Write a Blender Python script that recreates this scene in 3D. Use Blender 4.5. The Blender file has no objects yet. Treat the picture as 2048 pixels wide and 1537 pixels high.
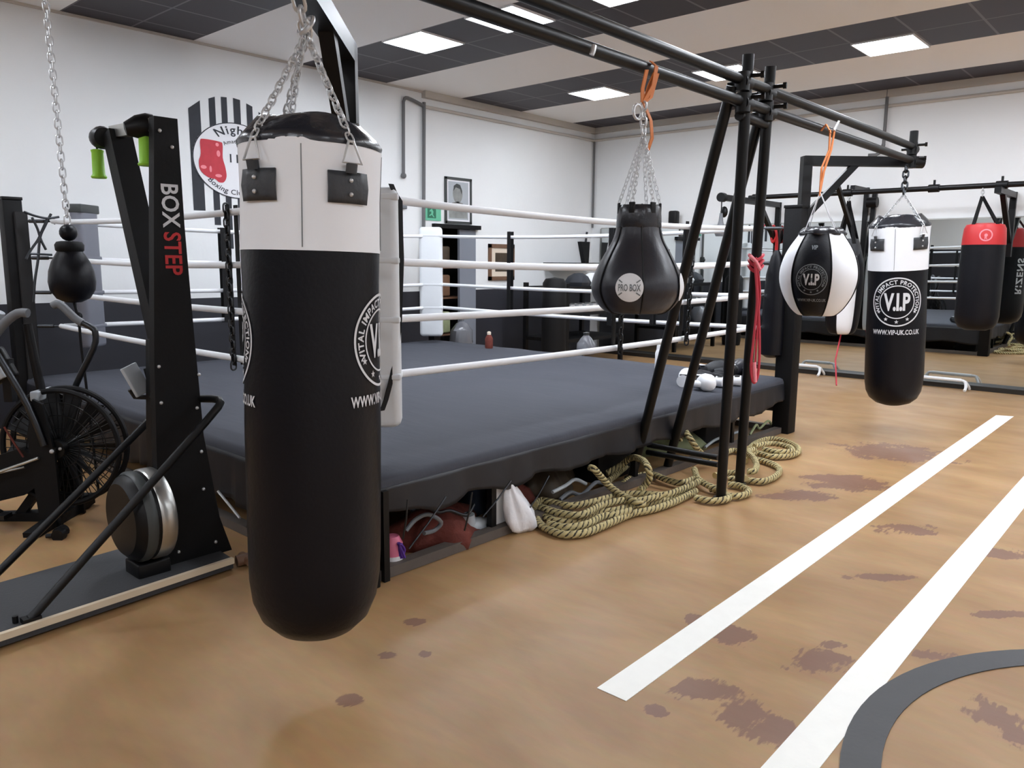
import bpy, bmesh, math, random
from mathutils import Vector, Matrix
random.seed(7)
PI = math.pi
scene = bpy.context.scene
COL = scene.collection
V = Vector
# ------------------------------------------------------------------ camera
FPX, PITCH, ROLL, YAW, CH = 1558.67, .1562, .0071, .7297, 1.6
def _c2w(x, y, z):
    c, s = math.cos(YAW), math.sin(YAW)
    return V((x*c-y*s, x*s+y*c, z))
_cp, _sp, _cr, _sr = math.cos(PITCH), math.sin(PITCH), math.cos(ROLL), math.sin(ROLL)
RT = _c2w(_cr, _sr*_sp, _sr*_cp); UP = _c2w(-_sr, _cr*_sp, _cr*_cp); FW = _c2w(0, _cp, -_sp)
EYE = V((0, 0, CH))
cam = bpy.data.cameras.new('camera'); camo = bpy.data.objects.new('camera', cam); COL.objects.link(camo)
cam.sensor_width = 36; cam.lens = FPX/2048*36; cam.clip_start = .05; cam.clip_end = 100
camo.matrix_world = Matrix(((RT.x, UP.x, -FW.x, 0), (RT.y, UP.y, -FW.y, 0), (RT.z, UP.z, -FW.z, CH), (0, 0, 0, 1)))
scene.camera = camo
scene.view_settings.view_transform = 'Standard'; scene.view_settings.look = 'None'; scene.view_settings.gamma = 1; scene.view_settings.exposure = .66; scene.view_settings.use_curve_mapping = False
if scene.world is None: scene.world = bpy.data.worlds.new('world')
scene.world.use_nodes = True; scene.world.node_tree.nodes['Background'].inputs[0].default_value = (0, 0, 0, 1)
def on(x, y, ax, val):
    """point of the place measured in the survey photo, on a known plane (floor, wall, bar height)"""
    d = RT*((x-1024)/FPX)-UP*((y-768.5)/FPX)+FW
    i = 'XYZ'.index(ax)
    return EYE+d*((val-EYE[i])/d[i])
def at(x, y, dep):
    return EYE+(RT*((x-1024)/FPX)-UP*((y-768.5)/FPX)+FW)*dep
# ------------------------------------------------------------------ materials
def lin(c):
    return tuple(((v/255/12.92) if v/255 <= .04045 else ((v/255+.055)/1.055)**2.4) for v in c)+(1,)
def mat(name, rgb, rough=.5, metal=0, bump=0, bscale=40, var=0, vscale=6, spec=.5, emit=0, stretch=None, coat=0):
    m = bpy.data.materials.new(name); m.use_nodes = True
    nt = m.node_tree; b = nt.nodes['Principled BSDF']
    b.inputs['Base Color'].default_value = lin(rgb); b.inputs['Roughness'].default_value = rough
    b.inputs['Metallic'].default_value = metal; b.inputs['Specular IOR Level'].default_value = spec
    if coat: b.inputs['Coat Weight'].default_value = coat; b.inputs['Coat Roughness'].default_value = .15
    if emit:
        b.inputs['Emission Color'].default_value = lin(rgb); b.inputs['Emission Strength'].default_value = emit
    if bump or var:
        tc = nt.nodes.new('ShaderNodeTexCoord'); src = tc.outputs['Object']
        if stretch:
            mp = nt.nodes.new('ShaderNodeMapping'); mp.inputs['Scale'].default_value = stretch
            nt.links.new(src, mp.inputs['Vector']); src = mp.outputs['Vector']
    if bump:
        n = nt.nodes.new('ShaderNodeTexNoise'); n.inputs['Scale'].default_value = bscale; n.inputs['Detail'].default_value = 4
        nt.links.new(src, n.inputs['Vector'])
        bp = nt.nodes.new('ShaderNodeBump'); bp.inputs['Strength'].default_value = bump; bp.inputs['Distance'].default_value = .01
        nt.links.new(n.outputs['Fac'], bp.inputs['Height']); nt.links.new(bp.outputs['Normal'], b.inputs['Normal'])
    if var:
        n2 = nt.nodes.new('ShaderNodeTexNoise'); n2.inputs['Scale'].default_value = vscale; n2.inputs['Detail'].default_value = 5
        nt.links.new(src, n2.inputs['Vector'])
        mx = nt.nodes.new('ShaderNodeMix'); mx.data_type = 'RGBA'
        c = lin(rgb)
        mx.inputs['A'].default_value = tuple(v*(1-var) for v in c[:3])+(1,)
        mx.inputs['B'].default_value = tuple(min(1, v*(1+var)) for v in c[:3])+(1,)
        nt.links.new(n2.outputs['Fac'], mx.inputs['Factor']); nt.links.new(mx.outputs['Result'], b.inputs['Base Color'])
    return m
M = {
 'wall': mat('white_wall_paint', (236, 238, 239), .75, bump=.08, bscale=30, var=.03, vscale=2),
 'wains': mat('charcoal_wall_paint', (38, 39, 47), .6, bump=.05, bscale=30),
 'ceil': mat('plasterboard_ceiling', (242, 240, 238), .9),
 'trim': mat('beige_trim', (196, 190, 182), .7),
 'dtrim': mat('dark_skirting', (30, 26, 22), .5),
 'black': mat('black_steel', (11, 11, 13), .4, spec=.3),
 'blackmatt': mat('black_matt', (12, 12, 14), .6, spec=.25, bump=.1, bscale=60),
 'blackp': mat('black_plastic', (10, 10, 12), .45, spec=.3),
 'leather': mat('black_vinyl', (10, 11, 18), .4, bump=.12, bscale=55, spec=.25),
 'leather2': mat('worn_black_leather', (40, 41, 49), .36, bump=.18, bscale=28, var=.15, vscale=9),
 'wleather': mat('white_vinyl', (238, 240, 244), .42, bump=.08, bscale=18),
 'flap': mat('glossy_black_flap', (38, 39, 45), .25, bump=.7, bscale=10),
 'tab': mat('grey_black_webbing', (52, 54, 58), .55, bump=.3, bscale=40),
 'print': mat('white_print', (215, 216, 220), .5),
 'greyprint': mat('grey_print', (120, 126, 130), .5),
 'canvas': mat('ring_canvas', (68, 70, 78), .8, bump=.25, bscale=5, var=.1, vscale=2.2, stretch=(1, 4, 1), spec=.3),
 'skirt': mat('shaded_ring_canvas', (24, 25, 31), .5, bump=.3, bscale=6),  # same fabric as the canvas, darkened to paint the shade on its upright sides
 'rope': mat('white_ring_rope', (232, 234, 238), .5, bump=.05, bscale=30),
 'padw': mat('white_corner_pad', (222, 226, 230), .45, bump=.1, bscale=12),
 'padshade': mat('shaded_corner_pad', (112, 114, 124), .5, bump=.15, bscale=10),  # pale cushion like the white ones, its shade put into the grey
 'steel': mat('galvanised_steel', (205, 206, 208), .3, .45),
 'dsteel': mat('dark_steel_link', (70, 72, 75), .4, 1),
 'alu': mat('brushed_aluminium', (190, 190, 186), .3, .9),
 'brown': mat('brown_grey_angle_iron', (92, 84, 78), .6, bump=.2, bscale=30, var=.2, vscale=12),
 'orange': mat('orange_webbing', (205, 120, 60), .6, bump=.2, bscale=80),
 'red': mat('red_vinyl', (196, 40, 44), .42, bump=.1, bscale=30),
 'redcord': mat('red_cord', (190, 45, 62), .5),
 'green': mat('lime_green_rubber', (150, 215, 60), .5),
 'platform': mat('dark_grey_rubber', (62, 63, 66), .75, bump=.2, bscale=90),
 'cream': mat('cream_edge_strip', (222, 205, 178), .5),
 'gdoor': mat('grey_door_paint', (128, 133, 144), .5),
 'dark': mat('dark_recess', (30, 29, 30), .8),
 'wood': mat('brown_frame_wood', (112, 82, 62), .5, var=.2, vscale=20),
 'mount': mat('cream_mount', (228, 214, 196), .6),
 'photo': mat('grey_photo', (140, 142, 140), .5, var=.5, vscale=9),
 'photo2': mat('dark_brown_photo', (70, 58, 44), .5, var=.6, vscale=8),
 'frame': mat('dark_grey_frame', (62, 66, 66), .45),
 'exit': mat('exit_sign_green', (105, 190, 155), .5),
 'exitd': mat('exit_sign_dark_green', (42, 110, 84), .5),
 'whitep': mat('white_plastic', (235, 236, 238), .4),
 'tape': mat('white_floor_paint', (244, 243, 236), .55, bump=.1, bscale=50, var=.04, vscale=12),
 'ring': mat('charcoal_floor_paint', (66, 66, 68), .6, bump=.1, bscale=50, var=.08, vscale=10),
 'mural': mat('mural_black_paint', (44, 47, 54), .7, var=.25, vscale=9),
 'muralw': mat('mural_white_paint', (236, 236, 240), .7),
 'muralr': mat('mural_red_paint', (196, 52, 66), .65, var=.15, vscale=14),
 'muralp': mat('mural_pink_paint', (240, 140, 150), .65),
 'grey': mat('grey_plastic', (110, 113, 118), .5),
 'pipe': mat('grey_conduit', (105, 105, 106), .5),
 'pinkc': mat('pink_plastic', (225, 120, 150), .5),
 'bag': mat('white_carrier_bag', (236, 236, 240), .35, bump=.8, bscale=14),
 'rust': mat('rust_red_cloth', (104, 46, 36), .85, bump=.9, bscale=22, var=.4, vscale=16),
 'blue': mat('blue_cloth', (34, 44, 62), .8, var=.3, vscale=10),
 'purple': mat('purple_cord', (92, 52, 150), .6),
 'mirror': mat('mirror_glass', (214, 219, 219), 0.0, 1),
 'led': mat('led_panel_diffuser', (240, 246, 255), .5, emit=26),
 'olive': mat('olive_cloth', (150, 158, 120), .8, var=.3, vscale=12),
 'screen': mat('pale_console_panel', (176, 182, 188), .4),
 'clear': mat('smoky_plastic', (120, 122, 128), .2),
}
def ceil_tile_mat():
    m = bpy.data.materials.new('black_ceiling_tile'); m.use_nodes = True
    nt = m.node_tree; b = nt.nodes['Principled BSDF']; b.inputs['Roughness'].default_value = .55
    tc = nt.nodes.new('ShaderNodeTexCoord'); sp = nt.nodes.new('ShaderNodeSeparateXYZ'); nt.links.new(tc.outputs['Object'], sp.inputs[0])
    def fr(out, off, per, w):
        a = nt.nodes.new('ShaderNodeMath'); a.operation = 'SUBTRACT'; nt.links.new(out, a.inputs[0]); a.inputs[1].default_value = off
        d = nt.nodes.new('ShaderNodeMath'); d.operation = 'PINGPONG'; nt.links.new(a.outputs[0], d.inputs[0]); d.inputs[1].default_value = per/2
        c = nt.nodes.new('ShaderNodeMath'); c.operation = 'LESS_THAN'; nt.links.new(d.outputs[0], c.inputs[0]); c.inputs[1].default_value = w
        return c.outputs[0]
    a = fr(sp.outputs[0], -6.87, .62, .012); c = fr(sp.outputs[1], 5.57, .653, .010)
    mx = nt.nodes.new('ShaderNodeMath'); mx.operation = 'MAXIMUM'; nt.links.new(a, mx.inputs[0]); nt.links.new(c, mx.inputs[1])
    mc = nt.nodes.new('ShaderNodeMix'); mc.data_type = 'RGBA'
    mc.inputs['A'].default_value = lin((44, 38, 47)); mc.inputs['B'].default_value = lin((104, 99, 104))
    nt.links.new(mx.outputs[0], mc.inputs['Factor']); nt.links.new(mc.outputs['Result'], b.inputs['Base Color'])
    return m
M['tile'] = ceil_tile_mat()
def rope_mat():
    m = bpy.data.materials.new('yellow_black_braid'); m.use_nodes = True
    nt = m.node_tree; b = nt.nodes['Principled BSDF']; b.inputs['Roughness'].default_value = .8
    uv = nt.nodes.new('ShaderNodeUVMap'); sp = nt.nodes.new('ShaderNodeSeparateXYZ'); nt.links.new(uv.outputs[0], sp.inputs[0])
    ad = nt.nodes.new('ShaderNodeMath'); ad.operation = 'ADD'; nt.links.new(sp.outputs[0], ad.inputs[0]); nt.links.new(sp.outputs[1], ad.inputs[1])
    s = nt.nodes.new('ShaderNodeMath'); s.operation = 'SINE'
    k = nt.nodes.new('ShaderNodeMath'); k.operation = 'MULTIPLY'; k.inputs[1].default_value = 2*PI*3; nt.links.new(ad.outputs[0], k.inputs[0]); nt.links.new(k.outputs[0], s.inputs[0])
    n = nt.nodes.new('ShaderNodeTexNoise'); n.inputs['Scale'].default_value = 45
    tc = nt.nodes.new('ShaderNodeTexCoord'); nt.links.new(tc.outputs['Object'], n.inputs['Vector'])
    a2 = nt.nodes.new('ShaderNodeMath'); a2.operation = 'MULTIPLY_ADD'; nt.links.new(n.outputs['Fac'], a2.inputs[0]); a2.inputs[1].default_value = 2.0; nt.links.new(s.outputs[0], a2.inputs[2])
    r = nt.nodes.new('ShaderNodeValToRGB'); nt.links.new(a2.outputs[0], r.inputs[0])
    e = r.color_ramp.elements; e[0].position = .1; e[0].color = lin((52, 46, 36)); e[1].position = .5; e[1].color = lin((198, 182, 132))
    nt.links.new(r.outputs[0], b.inputs['Base Color'])
    bp = nt.nodes.new('ShaderNodeBump'); bp.inputs['Strength'].default_value = .6; bp.inputs['Distance'].default_value = .01
    nt.links.new(s.outputs[0], bp.inputs['Height']); nt.links.new(bp.outputs[0], b.inputs['Normal'])
    return m
M['brope'] = rope_mat()
def floor_mat():
    m = bpy.data.materials.new('tan_sealed_floor'); m.use_nodes = True
    nt = m.node_tree; N = nt.nodes.new; L = nt.links.new; b = nt.nodes['Principled BSDF']
    tc = N('ShaderNodeTexCoord')
    def noise(sc, det, scale=(1, 1, 1), rot=0, dist=0):
        mp = N('ShaderNodeMapping'); mp.inputs['Scale'].default_value = scale; mp.inputs['Rotation'].default_value = (0, 0, rot)
        L(tc.outputs['Object'], mp.inputs['Vector'])
        n = N('ShaderNodeTexNoise'); n.inputs['Scale'].default_value = sc; n.inputs['Detail'].default_value = det; n.inputs['Distortion'].default_value = dist
        L(mp.outputs[0], n.inputs['Vector']); return n
    def math_(op, a, b_):
        k = N('ShaderNodeMath'); k.operation = op
        for i, v in enumerate((a, b_)):
            if isinstance(v, (int, float)): k.inputs[i].default_value = v
            else: L(v, k.inputs[i])
        return k.outputs[0]
    n1 = noise(1.3, 6, (1, 2.2, 1), .3, .6)
    r = N('ShaderNodeValToRGB'); L(n1.outputs['Fac'], r.inputs[0])
    e = r.color_ramp.elements; e[0].position = .3; e[0].color = lin((158, 121, 81)); e[1].position = .72; e[1].color = lin((182, 146, 103))
    n2 = noise(9, 6, (1, 3, 1), .2)
    mx = N('ShaderNodeMix'); mx.data_type = 'RGBA'; mx.blend_type = 'MULTIPLY'; mx.inputs['Factor'].default_value = .22
    L(r.outputs[0], mx.inputs['A']); L(n2.outputs['Color'], mx.inputs['B'])
    # worn purple-brown stains, each an irregular blob
    nd = noise(5.5, 5, (1, 1, 1), 0, .4)
    ns = noise(17, 4, (3.5, .7, 1), .05)
    pos = N('ShaderNodeSeparateXYZ'); L(tc.outputs['Object'], pos.inputs[0])
    tot = None
    for (x, y, sx, sy, an) in STAINS:
        ca, sa = math.cos(an), math.sin(an)
        dx = math_('SUBTRACT', pos.outputs[0], x); dy = math_('SUBTRACT', pos.outputs[1], y)
        u = math_('MULTIPLY', math_('ADD', math_('MULTIPLY', dx, ca), math_('MULTIPLY', dy, sa)), 1/sx)
        w = math_('MULTIPLY', math_('SUBTRACT', math_('MULTIPLY', dy, ca), math_('MULTIPLY', dx, sa)), 1/sy)
        d = math_('SQRT', math_('ADD', math_('MULTIPLY', u, u), math_('MULTIPLY', w, w)), 0)
        s = math_('SUBTRACT', 1.0, d)
        tot = s if tot is None else math_('MAXIMUM', tot, s)
    tot = math_('MAXIMUM', tot, -.6)
    f = math_('ADD', tot, math_('MULTIPLY', math_('SUBTRACT', nd.outputs['Fac'], .5), 2.0))
    f = math_('ADD', f, math_('MULTIPLY', math_('SUBTRACT', ns.outputs['Fac'], .5), .9))
    mr = N('ShaderNodeMapRange'); L(f, mr.inputs[0]); mr.inputs[1].default_value = .22; mr.inputs[2].default_value = .36; mr.inputs[4].default_value = .8
    m2 = N('ShaderNodeMix'); m2.data_type = 'RGBA'; L(mr.outputs[0], m2.inputs['Factor']); L(mx.outputs['Result'], m2.inputs['A']); m2.inputs['B'].default_value = lin((114, 80, 68))
    L(m2.outputs['Result'], b.inputs['Base Color'])
    b.inputs['Roughness'].default_value = .42; b.inputs['Specular IOR Level'].default_value = .36
    nr = noise(3, 5); rr = N('ShaderNodeMapRange'); L(nr.outputs['Fac'], rr.inputs[0]); rr.inputs[3].default_value = .34; rr.inputs[4].default_value = .52; L(rr.outputs[0], b.inputs['Roughness'])
    bp = N('ShaderNodeBump'); bp.inputs['Strength'].default_value = .06; bp.inputs['Distance'].default_value = .01; L(n2.outputs['Fac'], bp.inputs['Height']); L(bp.outputs[0], b.inputs['Normal'])
    return m
def blob(px, py, hw, hh):
    """a floor stain measured in the survey photo: centre and half extents"""
    c = on(px, py, 'Z', 0); a = on(px+hw, py, 'Z', 0)-c; d = on(px, py+hh, 'Z', 0)-c
    return (c.x, c.y, max(a.length, .05), max(d.length, .05), math.atan2(a.y, a.x))
STAINS = [blob(*q) for q in [(1400, 1385, 85, 30), (1480, 1430, 80, 36), (1550, 1455, 70, 36), (1630, 1325, 85, 36), (1470, 1268, 60, 24), (1385, 1240, 28, 16), (1790, 905, 130, 24), (1690, 965, 110, 22), (1820, 1060, 70, 12), (1760, 1155, 110, 8),
    (1990, 1230, 90, 9), (2010, 1110, 60, 16), (1670, 1290, 40, 8), (1850, 1310, 60, 14), (2010, 1450, 60, 60), (830, 1245, 28, 8), (775, 1312, 10, 5), (850, 1308, 12, 6), (700, 1400, 30, 10), (1310, 1420, 22, 10), (1590, 990, 90, 14)]]
M['floor'] = floor_mat()
# ------------------------------------------------------------------ mesh helpers
def ortho(d):
    d = d.normalized(); a = V((0, 0, 1)) if abs(d.z) < .9 else V((1, 0, 0))
    u = d.cross(a).normalized(); return u, d.cross(u).normalized()
class MB:
    def __init__(s): s.bm = bmesh.new(); s.uv = None
    def box(s, c, sz, rz=0, mtx=None, bev=0):
        c = V(c); hx, hy, hz = sz[0]/2, sz[1]/2, sz[2]/2
        m = mtx if mtx is not None else Matrix.Rotation(rz, 3, 'Z')
        if bev:
            t = bmesh.new(); vs = [t.verts.new((x*hx, y*hy, z*hz)) for x in (-1, 1) for y in (-1, 1) for z in (-1, 1)]
            for f in ((0, 1, 3, 2), (4, 6, 7, 5), (0, 4, 5, 1), (2, 3, 7, 6), (0, 2, 6, 4), (1, 5, 7, 3)): t.faces.new([vs[i] for i in f])
            bmesh.ops.bevel(t, geom=list(t.edges), offset=bev, segments=3, affect='EDGES', profile=.5)
            t.verts.ensure_lookup_table(); mp = [s.bm.verts.new(c+m @ v.co) for v in t.verts]
            for f in t.faces: s.bm.faces.new([mp[v.index] for v in f.verts])
            t.free(); return s
        vs = [s.bm.verts.new(c+m @ V((x*hx, y*hy, z*hz))) for x in (-1, 1) for y in (-1, 1) for z in (-1, 1)]
        for f in ((0, 1, 3, 2), (4, 6, 7, 5), (0, 4, 5, 1), (2, 3, 7, 6), (0, 2, 6, 4), (1, 5, 7, 3)): s.bm.faces.new([vs[i] for i in f])
        return s
    def bar(s, a, b, w, h=None, up=None):
        """rectangular bar from a to b"""
        a, b = V(a), V(b); h = h or w; d = (b-a); L = d.length; d.normalize()
        upv = V(up) if up else (V((0, 0, 1)) if abs(d.z) < .95 else V((1, 0, 0)))
        u = d.cross(upv).normalized(); w2 = u.cross(d).normalized()
        m = Matrix((u, d, w2)).transposed()
        return s.box((a+b)/2, (w, L, h), mtx=m)
    def ring_(s, c, u, v, r, n): return [s.bm.verts.new(c+u*(r*math.cos(2*PI*i/n))+v*(r*math.sin(2*PI*i/n))) for i in range(n)]
    def cyl(s, a, b, r0, r1=None, n=14, cap=True):
        a, b = V(a), V(b); r1 = r0 if r1 is None else r1; u, v = ortho(b-a)
        A, B = s.ring_(a, u, v, r0, n), s.ring_(b, u, v, r1, n)
        for i in range(n): s.bm.faces.new((A[i], A[(i+1) % n], B[(i+1) % n], B[i]))
        if cap: s.bm.faces.new(A[::-1]); s.bm.faces.new(B)
        return s
    def tube(s, pts, r, n=8, closed=False, sub=0, flat=None):
        pts = [V(p) for p in pts]
        if sub:
            if isinstance(r, (list, tuple)): r = [q.x for q in spline([V((q, 0, 0)) for q in r], sub, closed)]
            pts = spline(pts, sub, closed)
        N_ = len(pts); rings = []; U = None; acc = 0; lens = [0]
        for i in range(N_):
            p, q = pts[max(i-1, 0)] if not closed else pts[i-1], pts[min(i+1, N_-1)] if not closed else pts[(i+1) % N_]
            d = (q-p)
            if d.length < 1e-9: d = V((0, 0, 1))
            d.normalize()
            if U is None: U, _ = ortho(d)
            U = (U-d*U.dot(d)); U = U.normalized() if U.length > 1e-6 else ortho(d)[0]
            W = d.cross(U)
            rr = r[i] if isinstance(r, (list, tuple)) else r
            rings.append([s.bm.verts.new(pts[i]+U*(rr*math.cos(2*PI*k/n))+W*(rr*(flat or 1)*math.sin(2*PI*k/n))) for k in range(n)])
            if i: acc += (pts[i]-pts[i-1]).length
            lens.append(acc)
        if s.uv is None: s.uv = s.bm.loops.layers.uv.new('UVMap')
        for i in range(N_ if closed else N_-1):
            A, B = rings[i], rings[(i+1) % N_]
            for k in range(n):
                f = s.bm.faces.new((A[k], A[(k+1) % n], B[(k+1) % n], B[k]))
                for l, (uu, vv) in zip(f.loops, ((lens[i+1], k/n), (lens[i+1], (k+1)/n), (lens[min(i+2, N_)], (k+1)/n), (lens[min(i+2, N_)], k/n))): l[s.uv].uv = (uu*9, vv)
        if not closed: s.bm.faces.new(rings[0][::-1]); s.bm.faces.new(rings[-1])
        return s
    def ribbon(s, pts, w, t, side):
        """flat strap along pts; side = width direction"""
        pts = [V(p) for p in pts]; side = V(side).normalized(); rows = []
        for i, p in enumerate(pts):
            d = (pts[min(i+1, len(pts)-1)]-pts[max(i-1, 0)]).normalized(); nn = d.cross(side).normalized()
            rows.append([s.bm.verts.new(p+side*(a*w/2)+nn*(b_*t/2)) for a, b_ in ((-1, -1), (1, -1), (1, 1), (-1, 1))])
        for A, B in zip(rows, rows[1:]):
            for k in range(4): s.bm.faces.new((A[k], A[(k+1) % 4], B[(k+1) % 4], B[k]))
        s.bm.faces.new(rows[0][::-1]); s.bm.faces.new(rows[-1]); return s
    def lathe(s, prof, c=(0, 0, 0), n=32, a0=0, a1=2*PI, axis=None, f=None, cap=True):
        """prof = [(r, z)]; f(angle, r, z) may return a changed r"""
        c = V(c); full = abs(a1-a0-2*PI) < 1e-6; m = n if full else n+1
        mt = Matrix.Identity(3)
        if axis is not None:
            z = V(axis).normalized(); u, v = ortho(z); mt = Matrix((u, v, z)).transposed()
        rows = []
        for r, z in prof:
            row = []
            for i in range(m):
                a = a0+(a1-a0)*i/n; rr = f(a, r, z) if f else r
                row.append(s.bm.verts.new(c+mt @ V((rr*math.cos(a), rr*math.sin(a), z))))
            rows.append(row)
        for A, B in zip(rows, rows[1:]):
            for i in range(m if full else n):
                j = (i+1) % m; s.bm.faces.new((A[i], A[j], B[j], B[i]))
        if full and cap:
            if prof[0][0] > 1e-6: s.bm.faces.new(rows[0][::-1])
            if prof[-1][0] > 1e-6: s.bm.faces.new(rows[-1])
        return s
    def prism(s, poly, ex):
        """poly 3-D points, extruded by vector ex"""
        ex = V(ex); A = [s.bm.verts.new(V(p)) for p in poly]; B = [s.bm.verts.new(V(p)+ex) for p in poly]; n = len(A)
        s.bm.faces.new(A[::-1]); s.bm.faces.new(B)
        for i in range(n): s.bm.faces.new((A[i], A[(i+1) % n], B[(i+1) % n], B[i]))
        return s
    def sphere(s, c, r, n=16, sc=(1, 1, 1)):
        m = Matrix.Translation(V(c)) @ Matrix.Diagonal((r*sc[0], r*sc[1], r*sc[2], 1))
        bmesh.ops.create_uvsphere(s.bm, u_segments=n, v_segments=max(6, n//2), radius=1, matrix=m); return s
    def chain(s, a, b, L=.05, w=.03, r=.005, sag=0):
        a, b = V(a), V(b); d = b-a; n = max(1, round(d.length/(L*.74)))
        pts = [a+d*(i/n)+V((0, 0, -4*sag*(i/n)*(1-i/n))) for i in range(n+1)]
        for i in range(n):
            p, q = pts[i], pts[i+1]; dd = (q-p).normalized(); u, v = ortho(dd)
            if i % 2: u = v
            c = (p+q)/2; h = L/2-w/2; lk = []
            for k in range(7): t = PI*k/6; lk.append(c+dd*(h+math.sin(t)*w/2)+u*(math.cos(t)*w/2))
            for k in range(7): t = PI*k/6; lk.append(c-dd*(h+math.sin(t)*w/2)-u*(math.cos(t)*w/2))
            s.tube(lk, r, 6, closed=True)
        return s
    def grid(s, P):
        vs = [[s.bm.verts.new(V(p)) for p in row] for row in P]
        for A, B in zip(vs, vs[1:]):
            for i in range(len(A)-1): s.bm.faces.new((A[i], A[i+1], B[i+1], B[i]))
        return s
    def xf(s, m): bmesh.ops.transform(s.bm, matrix=m, verts=s.bm.verts); return s
def spline(pts, k, closed=False):
    out = []; n = len(pts)
    for i in range(n if closed else n-1):
        g = (lambda j: pts[j % n]) if closed else (lambda j: pts[max(0, min(n-1, j))])
        p0, p1, p2, p3 = g(i-1), g(i), g(i+1), g(i+2)
        for j in range(k):
            t = j/k; out.append(.5*((2*p1)+(p2-p0)*t+(2*p0-5*p1+4*p2-p3)*t*t+(3*p1-p0-3*p2+p3)*t**3))
    if not closed: out.append(pts[-1])
    return out
def wloc(o):
    p = V((0, 0, 0))
    while o is not None: p += o.location; o = o.parent
    return p
def obj(name, mb, m, parent=None, sharp=40, solid=0, sub=0):
    bm = mb.bm
    if parent is not None:
        sh = wloc(parent); bmesh.ops.translate(bm, vec=-sh, verts=bm.verts)
    bmesh.ops.recalc_face_normals(bm, faces=bm.faces)
    me = bpy.data.meshes.new(name); bm.to_mesh(me); bm.free()
    for k in (m if isinstance(m, (list, tuple)) else [m]): me.materials.append(M[k])
    me.shade_smooth(); me.set_sharp_from_angle(angle=math.radians(sharp))
    o = bpy.data.objects.new(name, me); COL.objects.link(o)
    if parent is not None: o.parent = parent
    if solid: md = o.modifiers.new('thickness', 'SOLIDIFY'); md.thickness = solid
    if sub: md = o.modifiers.new('smooth', 'SUBSURF'); md.levels = sub; md.render_levels = sub
    return o
def thing(name, label, cat, loc, group=None):
    o = bpy.data.objects.new(name, None); COL.objects.link(o); o.location = V(loc); o.empty_display_size = .1
    return tag(o, label, cat, group)
def tag(o, label, cat, group=None, kind=None):
    o['label'] = label; o['category'] = cat
    if group: o['group'] = group
    if kind: o['kind'] = kind
    return o
def solo(name, mb, m, label, cat, loc, group=None, **k):
    """a thing that is one mesh, its origin at loc"""
    loc = V(loc); bmesh.ops.translate(mb.bm, vec=-loc, verts=mb.bm.verts)
    o = obj(name, mb, m, **k); o.location = loc; return tag(o, label, cat, group)
def struct(name, mb, m, **k):
    o = obj(name, mb, m, **k); o['kind'] = 'structure'; return o
def dup(root, loc, label=None, group=None):
    r = root.copy(); COL.objects.link(r); r.location = V(loc)
    if label: r['label'] = label
    if group: r['group'] = group
    for ch in list(root.children):
        c = ch.copy(); COL.objects.link(c); c.parent = r
        for g in ch.children:
            d = g.copy(); COL.objects.link(d); d.parent = c
    return r
_tc = {}
def glyphs(txt, size=1, bold=.02, space=1.0):
    """flat lettering as (verts, faces), centred on the origin"""
    key = (txt, bold, space)
    if key not in _tc:
        cu = bpy.data.curves.new('lettering', 'FONT'); cu.body = txt; cu.size = 1; cu.offset = bold; cu.align_x = 'CENTER'; cu.space_character = space; cu.resolution_u = 3
        o = bpy.data.objects.new('lettering', cu); COL.objects.link(o); bpy.context.view_layer.update()
        me = bpy.data.meshes.new_from_object(o.evaluated_get(bpy.context.evaluated_depsgraph_get()))
        vs = [V((v.co.x, v.co.y, 0)) for v in me.vertices]; fs = [list(p.vertices) for p in me.polygons]
        bpy.data.objects.remove(o); bpy.data.curves.remove(cu); bpy.data.meshes.remove(me)
        ys = [v.y for v in vs]; my = (min(ys)+max(ys))/2
        _tc[key] = ([V((v.x, v.y-my, 0)) for v in vs], fs)
    vs, fs = _tc[key]
    return [v*size for v in vs], fs
def add_flat(bm, vs, fs, fn):
    nv = [bm.verts.new(fn(v)) for v in vs]
    for f in fs:
        try: bm.faces.new([nv[i] for i in f])
        except ValueError: pass
def arc_text(bm, txt, R, size, mid, bold=.02, space=1.1, inner=False, fn=lambda v: v):
    """lettering round a circle of radius R, centred at angle mid (pi/2 = top)"""
    vs, fs = glyphs(txt, size, bold, space)
    def f(v):
        if inner: t = mid+v.x/R; r = R-v.y
        else: t = mid-v.x/R; r = R+v.y
        return fn(V((r*math.cos(t), r*math.sin(t), 0)))
    add_flat(bm, vs, fs, f)
def annulus(bm, r0, r1, n=64, a0=0, a1=2*PI, fn=lambda v: v):
    A = [(bm.verts.new(fn(V((r0*math.cos(t), r0*math.sin(t), 0)))), bm.verts.new(fn(V((r1*math.cos(t), r1*math.sin(t), 0))))) for t in (a0+(a1-a0)*i/n for i in range(n+1))]
    for p, q in zip(A, A[1:]): bm.faces.new((p[0], p[1], q[1], q[0]))
def star(bm, x, y, r, fn=lambda v: v):
    vs = [bm.verts.new(fn(V((x+(r if i % 2 == 0 else r*.42)*math.sin(PI*i/5), y+(r if i % 2 == 0 else r*.42)*math.cos(PI*i/5), 0)))) for i in range(10)]
    bm.faces.new(vs)
def slice_x(bm, x0, x1, n):
    for i in range(1, n):
        x = x0+(x1-x0)*i/n
        bmesh.ops.bisect_plane(bm, geom=list(bm.verts)+list(bm.edges)+list(bm.faces), plane_co=(x, 0, 0), plane_no=(1, 0, 0))
    for i in range(1, n):
        y = x0+(x1-x0)*i/n
        bmesh.ops.bisect_plane(bm, geom=list(bm.verts)+list(bm.edges)+list(bm.faces), plane_co=(0, y, 0), plane_no=(0, 1, 0))
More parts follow.
